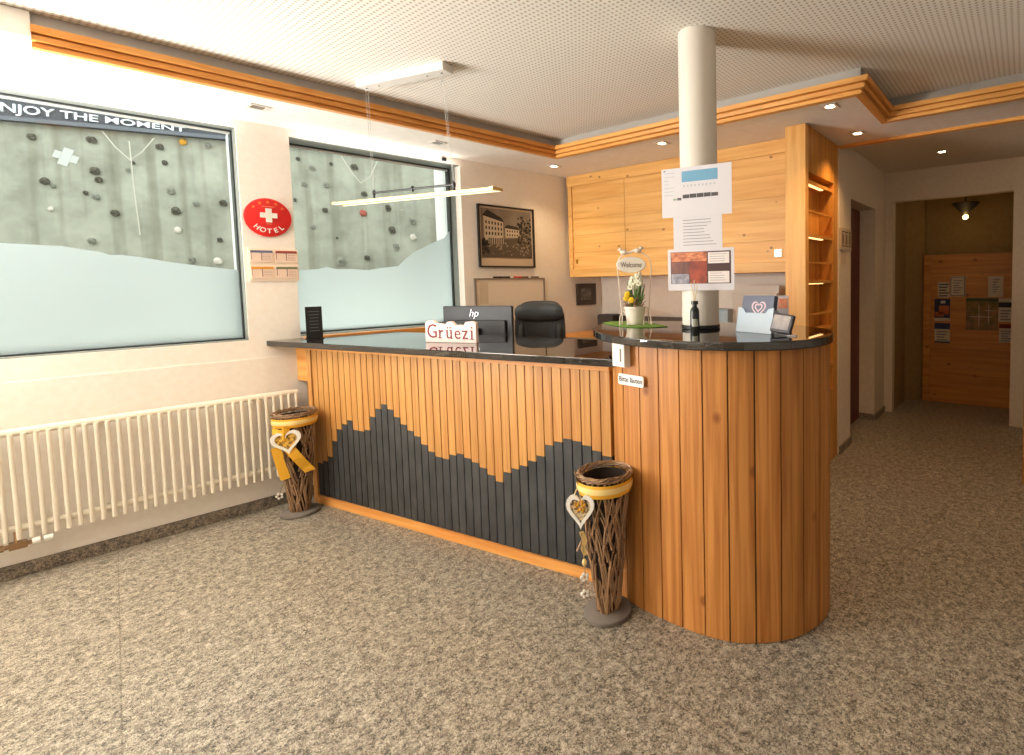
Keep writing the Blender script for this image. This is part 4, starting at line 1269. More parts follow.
def glyph(bm, chx, cx, hgt, zbase, serifs):
    t = text_bm(chx, 1.0, 0.001, bold=-0.004)
    X0, X1 = min(v.co.x for v in t.verts), max(v.co.x for v in t.verts); Z0, Z1 = min(v.co.z for v in t.verts), max(v.co.z for v in t.verts)
    k = hgt / (Z1 - Z0); kx = k * 0.92
    t.transform(Matrix.Translation((cx, -0.0126, zbase)) @ Matrix.Diagonal((kx, 1, k, 1)) @ Matrix.Translation((-(X0 + X1) / 2, 0, -Z0)))
    me = bpy.data.meshes.new('t'); t.to_mesh(me); bm.from_mesh(me); t.free(); bpy.data.meshes.remove(me)
    for fx, fz, wd in serifs:
        x = cx + fx * gw * 0.05; z = zbase + fz * hgt
        box(bm, x - wd * gw * 0.03, x + wd * gw * 0.03, -0.0136, -0.0116, z - 0.0022, z + 0.0022)
GH = gh
glyph(bm, 'G', -0.36 * gw, GH * 0.62, GH * 0.20, [(1.1, 0.46, 0.9), (1.1, 0.86, 0.4)])
glyph(bm, 'r', -0.175 * gw, GH * 0.36, GH * 0.20, [(-0.5, 0.02, 1.3), (-0.8, 0.97, 0.7)])
glyph(bm, 'ü', -0.02 * gw, GH * 0.52, GH * 0.18, [(-0.9, 0.70, 0.7), (0.5, 0.70, 0.7), (0.95, 0.02, 0.6)])
glyph(bm, 'e', 0.145 * gw, GH * 0.38, GH * 0.17, [])
glyph(bm, 'z', 0.29 * gw, GH * 0.38, GH * 0.17, [(-0.7, 0.88, 0.3), (0.7, 0.12, 0.3)])
glyph(bm, 'i', 0.42 * gw, GH * 0.56, GH * 0.16, [(0, 0.02, 1.2), (-0.3, 0.68, 0.7)])
obj('lettering', bm, plain('sign_dark_red', (128, 26, 36), 0.6), gsg)

# black menu stand
mp0 = onL(319, 331.5, 0.14)
ms = thing('menu_stand', 'small black upright menu board at the window end of the worktop', 'menu stand', LF(2.60, 0.15, ZLW + 0.0005))
pA, pB = onL(310.5, 320, 0.15), onL(327, 320, 0.15)
mw_ = abs(pA[0] - pB[0]); mh_ = onL(318, 306.5, 0.15)[1] - ZLW
boxo('panel', (-mw_ / 2, mw_ / 2, -0.006, 0.0, 0.004, mh_), BLACK, ms, bevel=0.002)
boxo('foot', (-mw_ / 2, mw_ / 2, -0.03, 0.04, 0.0, 0.004), BLACK, ms)
bm = BM()
for i in range(7):
    zz = mh_ * (0.84 - 0.1 * i); box(bm, -mw_ * (0.34 - 0.08 * rq.random()), mw_ * (0.34 - 0.1 * rq.random()), -0.0068, -0.006, zz, zz + 0.004)
obj('chalk_lines', bm, plain('chalk_grey', (104, 108, 112), 0.8), ms)

# ------------------------------------------------------------------ things on the curved top
def view_frame(p):
    return facing(p, Vector((CAM.x - p.x, CAM.y - p.y, 0)))
# green felt mat
mc_ = onz(634, 325, ZH)
bm = BM()
mpts = [(602.6, 323.2), (612, 322.0), (625, 321.8), (640, 322.2), (655, 324.2), (668, 326.8), (655, 327.6), (640, 327.8), (625, 327.2), (612, 325.6)]
wp = [onz(u, v, ZH) for u, v in mpts]
prism(bm, [(p.x, p.y) for p in wp], ZH + 0.0006, ZH + 0.004)
tag(obj('felt_mat', bm, plain('green_felt', (108, 146, 60), 0.9)), 'bright green pointed mat under the plant stand', 'mat')
# plant stand
pp = onz(635.5, 325.2, ZH); pp.z = ZH + 0.0045
sc_ = (pp - CAM).dot(_fw) / F_PX     # metres per pixel there
ps = thing('plant_stand', 'white wire plant stand with oval Welcome sign and two birds', 'plant stand', view_frame(pp))
def S(u, v):   # offsets in the stand's own frame from photo pixels
    return (u - 635.5) * sc_, (325.2 - v) * sc_
bm = BM()
for sx_ in (-1, 1):
    x1, za_ = sx_ * 16.0 * sc_, 0.0
    top_z = 64 * sc_
    pts = [(sx_ * 13.5 * sc_, 0.02, 0.0), (sx_ * 13.0 * sc_, 0.02, 8 * sc_), (sx_ * 14.0 * sc_, 0.02, 16 * sc_), (sx_ * 15.5 * sc_, 0.02, 40 * sc_), (sx_ * 17 * sc_, 0.02, 58 * sc_), (sx_ * 15 * sc_, 0.02, 66 * sc_), (sx_ * 9 * sc_, 0.02, 71 * sc_), (0, 0.02, 73 * sc_)]
    tube(bm, [tuple(p) for p in pts], 0.0028, 6)
    tube(bm, [(sx_ * 13 * sc_, 0.02, 14 * sc_), (sx_ * 15 * sc_, -0.03, 8 * sc_), (sx_ * 15.5 * sc_, -0.045, 0.0)], 0.0028, 6)
    tube(bm, [(sx_ * 12 * sc_, 0.02, 14 * sc_), (sx_ * 8.5 * sc_, -0.02, 9 * sc_), (sx_ * 8 * sc_, -0.04, 0.0)], 0.0028, 6)
tube(bm, [(-14 * sc_, 0.02, 16.5 * sc_), (14 * sc_, 0.02, 16.5 * sc_)], 0.0026, 6)
obj('wire_frame', bm, plain('stand_white', (236, 220, 204), 0.4), ps, smooth=True)
bm = BM(); lathe(bm, [(0.001, -0.006), (1.0, -0.006), (1.06, 0.0), (1.0, 0.006), (0.001, 0.006)], 40, Matrix.Translation((-3 * sc_, 0.012, 59.5 * sc_)) @ Matrix.Rotation(R(90), 4, 'X') @ Matrix.Diagonal((14.0 * sc_, 7.6 * sc_, 1, 1)), cap0=False, cap1=False)
ov = obj('oval_sign', bm, plain('sign_cream', (240, 230, 216), 0.5), ps, smooth=True)
bm = text_bm('Welcome', 7.6 * sc_, 0.0006, bold=0.0002); wx = max(v.co.x for v in bm.verts) - min(v.co.x for v in bm.verts)
bm.transform(Matrix.Translation((-3 * sc_, 0.0052, 59.2 * sc_)) @ Matrix.Diagonal((20.5 * sc_ / wx, 1, 1, 1))); obj('lettering', bm, plain('sign_grey_letters', (120, 112, 108), 0.7), ov)
for bx_, fl in ((-10, -1), (3.5, 1)):
    bm = BM(); z_ = 69.5 * sc_ if fl < 0 else 71 * sc_
    ball(bm, (bx_ * sc_, 0.012, z_ + 2.5 * sc_), 3.2 * sc_, 12, (1.25, 0.7, 0.8)); ball(bm, ((bx_ + fl * 3.6) * sc_, 0.012, z_ + 5.0 * sc_), 1.9 * sc_, 10)
    tube(bm, [((bx_ + fl * 5.2) * sc_, 0.012, z_ + 5 * sc_), ((bx_ + fl * 7) * sc_, 0.012, z_ + 4.7 * sc_)], [0.7 * sc_, 0.1 * sc_], 6)
    tube(bm, [((bx_ - fl * 2.5) * sc_, 0.012, z_ + 2.5 * sc_), ((bx_ - fl * 7.5) * sc_, 0.012, z_ + 1.2 * sc_)], [1.6 * sc_, 0.8 * sc_], 6)
    obj('bird_figure', bm, plain('stand_white', (236, 220, 204), 0.4), ps, smooth=True)
# flower pot
fp = thing('flower_pot', 'white ribbed pot with white hyacinth and yellow daffodils in the wire stand', 'potted plant', Matrix.Translation(pp) )
bm = BM(); lathe(bm, [(8.0 * sc_, 0.001), (8.4 * sc_, 1.2 * sc_), (10.2 * sc_, 15.6 * sc_), (10.8 * sc_, 15.8 * sc_), (10.9 * sc_, 18 * sc_), (10.2 * sc_, 18 * sc_), (9.6 * sc_, 15 * sc_)], 36, cap1=True); obj('pot', bm, plain('pot_white', (234, 222, 206), 0.5), fp, smooth=True)
bm = BM(); lathe(bm, [(9.7 * sc_, 15.6 * sc_), (6 * sc_, 17.5 * sc_), (0.01 * sc_, 17.8 * sc_)], 20); obj('soil', bm, mottled('potting_soil', (52, 36, 26), (92, 66, 44), 80, 0.95), fp)
rp = random.Random(11)
bm = BM()
vx = Vector((_rt.x, _rt.y, 0)).normalized(); vy = Vector((-vx.y, vx.x, 0))
def VP(x, d, z):
    return vx * x * sc_ + vy * d * sc_ + Vector((0, 0, z * sc_))
for i in range(26):
    a = rp.random() * 6.28; r_ = 1 + 4 * rp.random(); hgt = 24 + 20 * rp.random(); le = 4 + 6 * rp.random()
    b0 = VP(r_ * math.cos(a), r_ * math.sin(a), 16); tp = VP((r_ + le) * math.cos(a) * 0.8, (r_ + le) * math.sin(a) * 0.8, hgt)
    side = Vector((-math.sin(a), math.cos(a), 0)) * 1.1 * sc_
    mid = b0.lerp(tp, 0.55) + Vector((0, 0, 3 * sc_))
    tube(bm, [b0, mid, tp], [0.9 * sc_, 1.0 * sc_, 0.15 * sc_], 5)
obj('leaves', bm, mottled('leaf_green', (52, 92, 34), (112, 150, 66), 60, 0.6), fp, smooth=True)
bm = BM()
for cx, cz in ((-1.5, 42), (3.5, 45)):
    for i in range(70):
        t = rp.random(); a = rp.random() * 6.28; rr_ = (5.2 - 2.6 * t) * (0.75 + 0.25 * rp.random())
        ball(bm, VP(cx + rr_ * math.cos(a), rr_ * math.sin(a), cz - 7 + 13 * t), 1.15 * sc_, 6)
obj('hyacinth_blossom', bm, plain('petal_white', (240, 238, 214), 0.6), fp, smooth=True)
bm = BM()
for cx, cd, cz in ((-8, -5, 26), (-3, -6, 24.5), (-7, -5, 30)):
    c = VP(cx, cd, cz)
    for k in range(6):
        a = k * math.pi / 3; q = c + (vx * math.cos(a) + Vector((0, 0, 1)) * math.sin(a)) * 1.9 * sc_
        ball(bm, q, 1.5 * sc_, 7, (1, 0.6, 1))
    tube(bm, [c, c - vy * 2.2 * sc_], [1.1 * sc_, 1.7 * sc_], 10)
obj('daffodil_flowers', bm, plain('petal_yellow', (244, 200, 24), 0.6), fp, smooth=True)
bm = BM()
for i in range(22):
    a = rp.random() * 6.28; r0 = 5 + 4 * rp.random()
    p0 = VP(r0 * math.cos(a), r0 * math.sin(a), 17); p1 = VP((r0 + 5) * math.cos(a + 0.4), (r0 + 5) * math.sin(a + 0.4), 18 + 10 * rp.random())
    tube(bm, [p0, p0.lerp(p1, 0.5) + Vector((0, 0, 2 * sc_)), p1], [0.5 * sc_, 0.45 * sc_, 0.2 * sc_], 5)
obj('twig_decoration', bm, TWIG, fp)

# reed diffuser bottle
bp_ = onz(695, 331.0, ZH); s2 = (bp_ - CAM).dot(_fw) / F_PX
bt_ = thing('reed_diffuser', 'dark bottle with pale reed sticks in front of the pillar', 'diffuser', T(bp_.x, bp_.y, ZH + 0.0006))
bm = BM(); q = 4.7 * s2; lathe(bm, [(q * 0.93, 0), (q, 0.5 * q), (q, 4.0 * q), (q * 0.86, 4.7 * q), (q * 0.5, 5.15 * q), (q * 0.5, 5.6 * q), (q * 0.78, 5.65 * q), (q * 0.78, 6.35 * q), (q * 0.5, 6.4 * q)], 24); obj('bottle', bm, plain('dark_green_glass', (26, 32, 30), 0.2), bt_, smooth=True)
bm = BM(); lathe(bm, [(q * 1.01, 1.0 * q), (q * 1.01, 2.6 * q)], 24, cap0=False, cap1=False)
for f in [f for f in bm.faces if f.calc_center_median().dot(Vector((CAM.x - bp_.x, CAM.y - bp_.y, 0)).normalized()) < q * 0.80]:
    bm.faces.remove(f)
obj('bottle_label', bm, plain('label_pale', (170, 168, 150), 0.6), bt_)
bm = BM()
for k in range(6):
    a = k * 1.05; tube(bm, [(0, 0, 5.8 * q), (0.8 * q * math.cos(a), 0.8 * q * math.sin(a), (9.6 + 0.6 * (k % 3)) * q)], 0.0016, 5)
obj('reed_stick', bm, plain('reed_wood', (226, 206, 168), 0.7), bt_)

# brochure holder with blue brochures
hp_l, hp_r = onz(735.5, 331.5, ZH), onz(771.5, 334.5, ZH)
hc_ = (hp_l + hp_r) / 2; hw = (hp_r - hp_l).length * 0.98
hn = Vector(((hp_r - hp_l).y, -(hp_r - hp_l).x, 0)).normalized()
bh = thing('brochure_holder', 'clear acrylic holder with a stack of dark blue heart brochures', 'brochure holder', facing(Vector((hc_.x, hc_.y, ZH + 0.0006)), hn))
s3 = (hc_ - CAM).dot(_fw) / F_PX
hh_ = 36 * s3
tilt = Matrix.Rotation(R(-12), 4, 'X')
ACR = plain('frosted_acrylic', (172, 188, 202), 0.25)
bm = BM(); tilt = Matrix.Translation((0, 0, 0.009)) @ tilt
box(bm, -hw / 2, hw / 2, 0.0, 0.003, -0.008, hh_ * 0.5, tilt); box(bm, -hw / 2, -hw / 2 + 0.003, 0.0, 0.035, 0.0, hh_ * 0.6, tilt); box(bm, hw / 2 - 0.003, hw / 2, 0.0, 0.035, 0.0, hh_ * 0.6, tilt)
box(bm, -hw / 2, hw / 2, 0.0, 0.09, 0.0, 0.003)
prism(bm, [(-hw / 2, hh_ * 0.5), (-hw * 0.28, hh_ * 0.5), (-hw * 0.36, hh_ * 0.62), (-hw / 2, hh_ * 0.66)], -0.003, 0.0, tilt @ Matrix.Rotation(R(90), 4, 'X'))
prism(bm, [(hw / 2, hh_ * 0.5), (hw / 2, hh_ * 0.66), (hw * 0.36, hh_ * 0.62), (hw * 0.28, hh_ * 0.5)], -0.003, 0.0, tilt @ Matrix.Rotation(R(90), 4, 'X'))
obj('acrylic_pocket', bm, ACR, bh)
bm = BM(); box(bm, -hw * 0.43, hw * 0.45, 0.006, 0.030, 0.004, hh_, tilt)
br_ = obj('brochures', bm, plain('brochure_blue', (64, 72, 96), 0.4), bh); tag(br_, '', ''); del br_['label']; del br_['category']
def heart(n=28, r=1.0):
    return [(r * math.sin(t) ** 3, r * (13 * math.cos(t) - 5 * math.cos(2 * t) - 2 * math.cos(3 * t) - math.cos(4 * t)) / 16) for t in [2 * math.pi * i / n for i in range(n)]]
def heart_ring(bm, r, thick, m, inner=0.72):
    o_, i_ = heart(28, r), heart(28, r * inner)
    v = [[bm.verts.new(m @ Vector((x, y, z))) for x, y in pts] for pts, z in ((o_, 0), (i_, 0), (o_, thick), (i_, thick))]
    for k in range(28):
        j = (k + 1) % 28
        bm.faces.new((v[0][k], v[0][j], v[1][j], v[1][k])); bm.faces.new((v[2][k], v[3][k], v[3][j], v[2][j]))
        bm.faces.new((v[0][k], v[2][k], v[2][j], v[0][j])); bm.faces.new((v[1][k], v[1][j], v[3][j], v[3][k]))
bm = BM(); heart_ring(bm, hw * 0.20, 0.0008, tilt @ Matrix.Translation((0.01, 0.0055, hh_ * 0.64)) @ Matrix.Rotation(R(90), 4, 'X'), 0.82)
heart_ring(bm, hw * 0.11, 0.0008, tilt @ Matrix.Translation((0.01, 0.0055, hh_ * 0.66)) @ Matrix.Rotation(R(90), 4, 'X'), 0.7)
obj('heart_emblem', bm, plain('emblem_pink', (222, 192, 202), 0.5), br_)
# standing flyer
fl_p = onz(783, 329.5, ZH); s4 = (fl_p - CAM).dot(_fw) / F_PX
fy = thing('flyer_stand', 'narrow white and orange flyer standing beside the blue brochures', 'flyer', view_frame(Vector((fl_p.x, fl_p.y, ZH + 0.0006))))
bm = BM(); box(bm, -5.5 * s4, 5.5 * s4, 0, 0.003, 0.002, 34 * s4, Matrix.Rotation(R(-8), 4, 'X')); box(bm, -5.5 * s4, 5.5 * s4, -0.01, 0.06, 0, 0.002); obj('card', bm, PAPER, fy)
bm = BM(); box(bm, -4.6 * s4, 4.6 * s4, -0.0008, 0, 21 * s4, 31 * s4, Matrix.Rotation(R(-8), 4, 'X')); obj('orange_print', bm, mottled('flyer_orange', (224, 110, 60), (246, 190, 160), 40, 0.6), fy)
# card terminal
tp_ = onz(779, 335.5, ZH); s5 = (tp_ - CAM).dot(_fw) / F_PX
ct = thing('card_terminal', 'small tilted card payment terminal on the curved black top', 'card terminal', facing(Vector((tp_.x, tp_.y, ZH + 0.0006)), Vector((-0.10, -1, 0))))
wt_ = 23 * s5; mt_ = Matrix.Translation((0, 0, 0.012)) @ Matrix.Rotation(R(-20), 4, 'X') @ Matrix.Rotation(R(6), 4, 'Y')
bm = BM(); box(bm, -wt_ / 2, wt_ / 2, 0, 0.02, 0.0, 0.078, mt_); obj('case', bm, plain('terminal_case', (60, 58, 66), 0.35), ct, bevel=0.004)
bm = BM(); box(bm, -wt_ * 0.44, wt_ * 0.38, -0.0012, 0, 0.012, 0.070, mt_); obj('screen', bm, mottled('terminal_screen', (120, 116, 138), (206, 196, 180), 12, 0.2), ct)
bm = BM(); box(bm, -0.03, 0.03, 0.012, 0.05, 0, 0.035); obj('rest', bm, BLACK, ct)
cs = onz(787, 336, ZH)
bm = BM(); box(bm, -0.018, 0.018, -0.012, 0.012, 0, 0.004)
tag(obj('card_slip', bm, PAPER, m=T(cs.x + 0.02, cs.y, ZH + 0.0006, 0.2)), 'tiny white slip beside the card terminal', 'paper')

# ------------------------------------------------------------------ twig vases
def twig_vase(name, label, x, y, hz0, rt_, rb_, seed, heart_dir, tails):
    rv = random.Random(seed)
    v = thing(name, label, 'vase', T(x, y, 0))
    bm = BM(); lathe(bm, [(0.094, 0.0008), (0.101, 0.004), (0.101, 0.018), (0.096, 0.022)], 48); obj('stone_base', bm, STONEGREY, v, smooth=True)
    def rad_(z):
        f = min(z / (hz0 * 0.95), 1.0)
        return rb_ + (rt_ - rb_) * (f ** 0.85)
    bm = BM(); lathe(bm, [(rad_(0.03) - 0.016, 0.022)] + [(rad_(hz0 * f) - 0.017, hz0 * f) for f in (0.15, 0.3, 0.45, 0.6, 0.8, 0.97)] + [(rad_(hz0 * f) - 0.021, hz0 * f) for f in (0.97, 0.8, 0.6, 0.5)], 28); obj('dark_liner', bm, plain('liner_brown', (40, 27, 19), 0.9), v, smooth=True)
    bm = BM()
    for i in range(165):
        a0 = rv.random() * 6.283; sg_ = 1 if i % 2 else -1; tw = sg_ * (0.35 + 0.75 * rv.random()); z0_ = 0.024 if rv.random() < 0.17 else (rv.random() ** 0.7) * 0.78 * hz0; z1_ = z0_ + (0.20 + 0.28 * rv.random()) * hz0
        z1_ = min(z1_, hz0 - 0.02)
        if z1_ - z0_ < 0.07: continue
        tw *= (z1_ - z0_) / 0.3
        pts = []; off_ = rv.random() * 0.009 - 0.006
        for k in range(6):
            f = k / 5; zz = z0_ + (z1_ - z0_) * f; a = a0 + tw * f + 0.05 * (rv.random() - 0.5)
            r = rad_(zz) - 0.005 + off_ + 0.004 * (rv.random() - 0.5)
            pts.append((r * math.cos(a), r * math.sin(a), zz))
        r0 = 0.0036 + 0.0030 * rv.random()
        tube(bm, pts, [r0 * (1 - 0.07 * k) for k in range(6)], 6)
    obj('twig_weave', bm, TWIG, v, smooth=True)
    bm = BM()
    for k in range(5):
        pts = []
        for j in range(40):
            a = 2 * math.pi * j / 40; w = a * 5 + k * 1.26
            r = rt_ - 0.003 + 0.007 * math.cos(w) + 0.003 * rv.random(); zz = hz0 - 0.008 + 0.009 * math.sin(w) + 0.004 * rv.random()
            pts.append((r * math.cos(a), r * math.sin(a), zz))
        tube(bm, pts, 0.0036, 6, closed=True)
    obj('woven_rim', bm, TWIG, v, smooth=True)
    bm = BM(); n_ = 48
    za, zb_ = hz0 - 0.078, hz0 - 0.024
    lathe(bm, [(rad_(za) + 0.004, za), (rad_(zb_) + 0.007, (za + zb_) / 2), (rad_(zb_) + 0.004, zb_)], n_, cap0=False, cap1=False); rb1 = obj('yellow_ribbon', bm, YELLOW, v, smooth=True)
    bm = BM(); lathe(bm, [(rad_(zb_) + 0.0065, zb_ - 0.036), (rad_(zb_) + 0.0085, zb_ - 0.024), (rad_(zb_) + 0.0060, zb_ - 0.012)], n_, cap0=False, cap1=False); obj('cream_stripe', bm, CREAMY, rb1, smooth=True)
    return v, rad_
def strip(bm, pts, wdir, w):
    a = [bm.verts.new(Vector(p) - Vector(wdir) * w / 2) for p in pts]; b = [bm.verts.new(Vector(p) + Vector(wdir) * w / 2) for p in pts]
    for i in range(len(pts) - 1):
        bm.faces.new((a[i], a[i + 1], b[i + 1], b[i]))

VZ = 0.616
v2, rf = twig_vase('twig_vase', 'tall twig vase with hanging white heart standing beside the curved counter', 2.262, 0.978, VZ, 0.109, 0.044, 4, None, None)
vx2 = Vector((CAM.x - 2.262, CAM.y - 0.978, 0)).normalized(); left2 = Vector((vx2.y, -vx2.x, 0))
if left2.dot(_rt) > 0: left2 = -left2
hp0 = left2 * 0.098 + vx2 * 0.075
hm = facing(hp0 + Vector((0, 0, 0.495)), (vx2 + left2 * 0.25).normalized())
bm = BM(); heart_ring(bm, 0.068, 0.010, hm @ Matrix.Diagonal((0.85, 1, 1.15, 1)) @ Matrix.Rotation(R(90), 4, 'X'), 0.72)
hr2 = obj('heart_pendant', bm, WHITE, v2)
bm = BM(); prism(bm, heart(28, 0.049), 0.003, 0.005, hm @ Matrix.Diagonal((0.85, 1, 1.15, 1)) @ Matrix.Rotation(R(90), 4, 'X')); obj('lattice_filling', bm, mottled('heart_lattice', (70, 50, 34), (214, 190, 150), 90, 0.8, lo=0.42, hi=0.55), hr2)
bm = BM()
for k in range(12):
    a = k * 2.4; ball(bm, hm @ Vector((0.010 * math.cos(a) * (1 + k / 8), -0.008, 0.012 + 0.010 * math.sin(a) * (1 + k / 8))), 0.0065, 7)
obj('gold_beads', bm, plain('bead_gold', (206, 150, 40), 0.5), hr2, smooth=True)
bm = BM(); sd = (vx2 * 0.3 + left2).normalized()
strip(bm, [left2 * 0.105 + vx2 * 0.03 + Vector((0, 0, z_)) + sd * o_ for z_, o_ in ((0.635, 0.018), (0.60, 0.008), (0.57, 0.004), (0.52, 0.03), (0.50, 0.012))], vx2, 0.022)
obj('ribbon_end', bm, CREAMY, v2); bm = BM()
strip(bm, [hp0 + Vector((0, 0, z_)) + left2 * o_ for z_, o_ in ((0.40, 0.0), (0.36, -0.012), (0.33, -0.004), (0.30, -0.016))], (left2 * 0.8 + vx2 * 0.3).normalized(), 0.02)
obj('ribbon_tail', bm, CREAMY, v2)
bm = BM(); tube(bm, [hp0 + Vector((0, 0, 0.395)), hp0 + Vector((0.0, 0, 0.25)) - left2 * 0.01, hp0 + Vector((0, 0, 0.115)) - left2 * 0.006], 0.0022, 5); tube(bm, [hp0 + Vector((0, 0, 0.36)), hp0 + Vector((0, 0, 0.32)) + left2 * 0.02], 0.004, 5)
cs2 = obj('charm_string', bm, TWIG, v2)
for zz in (0.21, 0.14):
    bm = BM()
    c = hp0 + Vector((0, 0, zz)) - left2 * 0.008
    for k in range(5):
        a = k * 1.2566; ball(bm, c + left2 * 0.012 * math.cos(a) + Vector((0, 0, 0.012 * math.sin(a))), 0.0075, 7)
    obj('white_charm', bm, plain('charm_white', (234, 228, 220), 0.6), cs2, smooth=True)
bm = BM(); ball(bm, hp0 + Vector((0, 0, 0.27)) - left2 * 0.008, 0.012, 8, (0.8, 0.8, 1.4)); obj('wooden_bead', bm, CREAMY, cs2, smooth=True)

v1, rf = twig_vase('twig_vase', 'twig vase with large yellow bow beside the radiator at the counter corner', -0.012, 0.675, 0.640, 0.109, 0.050, 9, None, None)
vx1 = Vector((CAM.x, CAM.y - 0.68, 0)).normalized(); left1 = Vector((vx1.y, -vx1.x, 0))
if left1.dot(_rt) > 0: left1 = -left1
hp1 = left1 * 0.045 + vx1 * 0.125
hm = facing(hp1 + Vector((0, 0, 0.495)), (vx1 + left1 * 0.2).normalized()) @ Matrix.Rotation(R(-8), 4, 'Y')
bm = BM(); heart_ring(bm, 0.076, 0.010, hm @ Matrix.Diagonal((1.0, 1, 1.0, 1)) @ Matrix.Rotation(R(90), 4, 'X'), 0.72)
hr1 = obj('heart_pendant', bm, WHITE, v1)
bm = BM(); prism(bm, heart(28, 0.055), 0.003, 0.005, hm @ Matrix.Rotation(R(90), 4, 'X')); obj('lattice_filling', bm, mottled('heart_lattice_gold', (110, 76, 30), (226, 176, 70), 70, 0.8, lo=0.4, hi=0.6), hr1)
bm = BM()
wd = (left1 * -0.9 + Vector((0, 0, 0.2))).normalized()
strip(bm, [hp1 + vx1 * 0.01 * math.sin(k) - left1 * (0.012 + 0.0185 * k) + Vector((0, 0, 0.445 - 0.032 * k)) for k in range(6)], wd, 0.055)
strip(bm, [hp1 + left1 * (0.055 - 0.008 * k) + vx1 * (-0.02) + Vector((0, 0, 0.46 - 0.04 * k)) for k in range(6)], wd, 0.048)
strip(bm, [hp1 + left1 * (0.02 * math.cos(k * 0.9)) + vx1 * 0.012 * math.sin(k * 1.3) + Vector((0, 0, 0.535 + 0.024 * math.sin(k * 0.9))) for k in range(8)], Vector((0, 0, 1)), 0.05)
strip(bm, [hp1 + left1 * (0.065 - 0.02 * k) - vx1 * (0.016 * abs(k - 3)) + Vector((0, 0, 0.545 - 0.006 * k)) for k in range(7)], Vector((0, 0, 1)), 0.055)
obj('yellow_bow', bm, YELLOW, v1)
bm = BM(); tube(bm, [hp1 + left1 * 0.02 + Vector((0, 0, 0.40)), hp1 + left1 * 0.0 + Vector((0, 0, 0.30)) - vx1 * 0.03, left1 * 0.095 + vx1 * 0.05 + Vector((0, 0, 0.16))], 0.002, 5); cs1 = obj('charm_string', bm, TWIG, v1)
bm = BM()
for k in range(5):
    a = k * 1.2566; ball(bm, left1 * 0.095 + vx1 * 0.055 + Vector((0, 0, 0.15)) + left1 * 0.014 * math.cos(a) + Vector((0, 0, 0.014 * math.sin(a))), 0.008, 7)
obj('white_charm', bm, plain('charm_white', (234, 228, 220), 0.6), cs1, smooth=True)

# ------------------------------------------------------------------ pendant lamp
cp_ = [onz(355.9, 86.3, 2.487), onz(367.7, 91.9, 2.487), onz(452.8, 74.7, 2.487), onz(443.4, 68.4, 2.487)]
pc = sum(cp_, Vector()) / 4
pd = ((cp_[2] - cp_[1]) + (cp_[3] - cp_[0])).normalized(); pd.z = 0
pa = math.atan2(pd.y, pd.x)
plen = ((cp_[2] - cp_[1]).length + (cp_[3] - cp_[0]).length) / 2
pen = thing('pendant_lamp', 'long gold linear pendant lamp hanging over the counter by thin wires', 'lamp', T(pc.x, pc.y, ZC, pa))
boxo('ceiling_canopy', (-plen / 2, plen / 2, -0.036, 0.036, -0.043, -0.001), plain('canopy_white', (226, 222, 214), 0.5), pen, bevel=0.003)
bm = BM()
for x in (-0.44, -0.29, 0.27, 0.43):
    lathe(bm, [(0.004, -0.0465), (0.004, -0.043)], 8, T(x * plen, 0, 0))
obj('canopy_screws', bm, plain('screw_dark', (90, 90, 96), 0.4), pen)
# lamp bars: through the photo's line at the depth of the canopy
pn = Vector((-math.sin(pa), math.cos(pa), 0))
bl, brr = onpl(338, 202, pc, pn), onpl(498, 191.5, pc, pn)
zbar = (bl.z + brr.z) / 2
xl_, xr_ = (bl - pc).dot(pd.normalized()), (brr - pc).dot(pd.normalized())
zrel = zbar - ZC
for oy in (-0.026, 0.026):
    bar = boxo('light_bar', (xl_, xr_, oy - 0.010, oy + 0.010, zrel - 0.005, zrel + 0.006), GOLD, pen, bevel=0.002)
    boxo('diffuser', (xl_ + 0.01, xr_ - 0.01, oy - 0.007, oy + 0.007, zrel - 0.0075, zrel - 0.0052), PENDL, bar)
bm = BM()
for x in (xl_ + 0.012, xr_ - 0.012):
    box(bm, x - 0.012, x + 0.012, -0.037, 0.037, zrel - 0.006, zrel + 0.008)
obj('end_cap', bm, GOLD, pen)
rl, rrp = onpl(374, 192, pc, pn), onpl(454, 185.5, pc, pn)
zrod = (rl.z + rrp.z) / 2 - ZC; xa, xb_ = (rl - pc).dot(pd.normalized()), (rrp - pc).dot(pd.normalized())
bm = BM(); tube(bm, [(xa, 0, zrod), (xb_, 0, zrod)], 0.006, 8)
for x in (xa, (xa + xb_) / 2, xb_):
    lathe(bm, [(0.005, zrod - 0.016), (0.009, zrod - 0.004), (0.009, zrod + 0.008), (0.003, zrod + 0.016)], 10, T(x, 0, 0))
for x in (xa, xb_):
    tube(bm, [(x, 0, zrod), (x, 0, zrel)], 0.005, 6)
obj('carrier_rod', bm, plain('rod_dark', (58, 60, 60), 0.4, 0.5), pen)
for x0w, x1w in ((-0.44 * plen, xa), (0.43 * plen, xb_)):
    for oy in (-0.008, 0.008):
        bm = BM(); tube(bm, [(x0w, oy, -0.044), (x1w, oy * 0.4, zrod + 0.02)], 0.0011, 5)
        obj('suspension_wire', bm, plain('wire_steel', (196, 196, 192), 0.4, 0.5), pen)
lp = area('pendant_glow', (pc.x, pc.y, zbar - 0.03), (pc.x, pc.y, 0), 1.0, 0.05, 4, WARM)
lp.rotation_euler = (0, 0, pa)

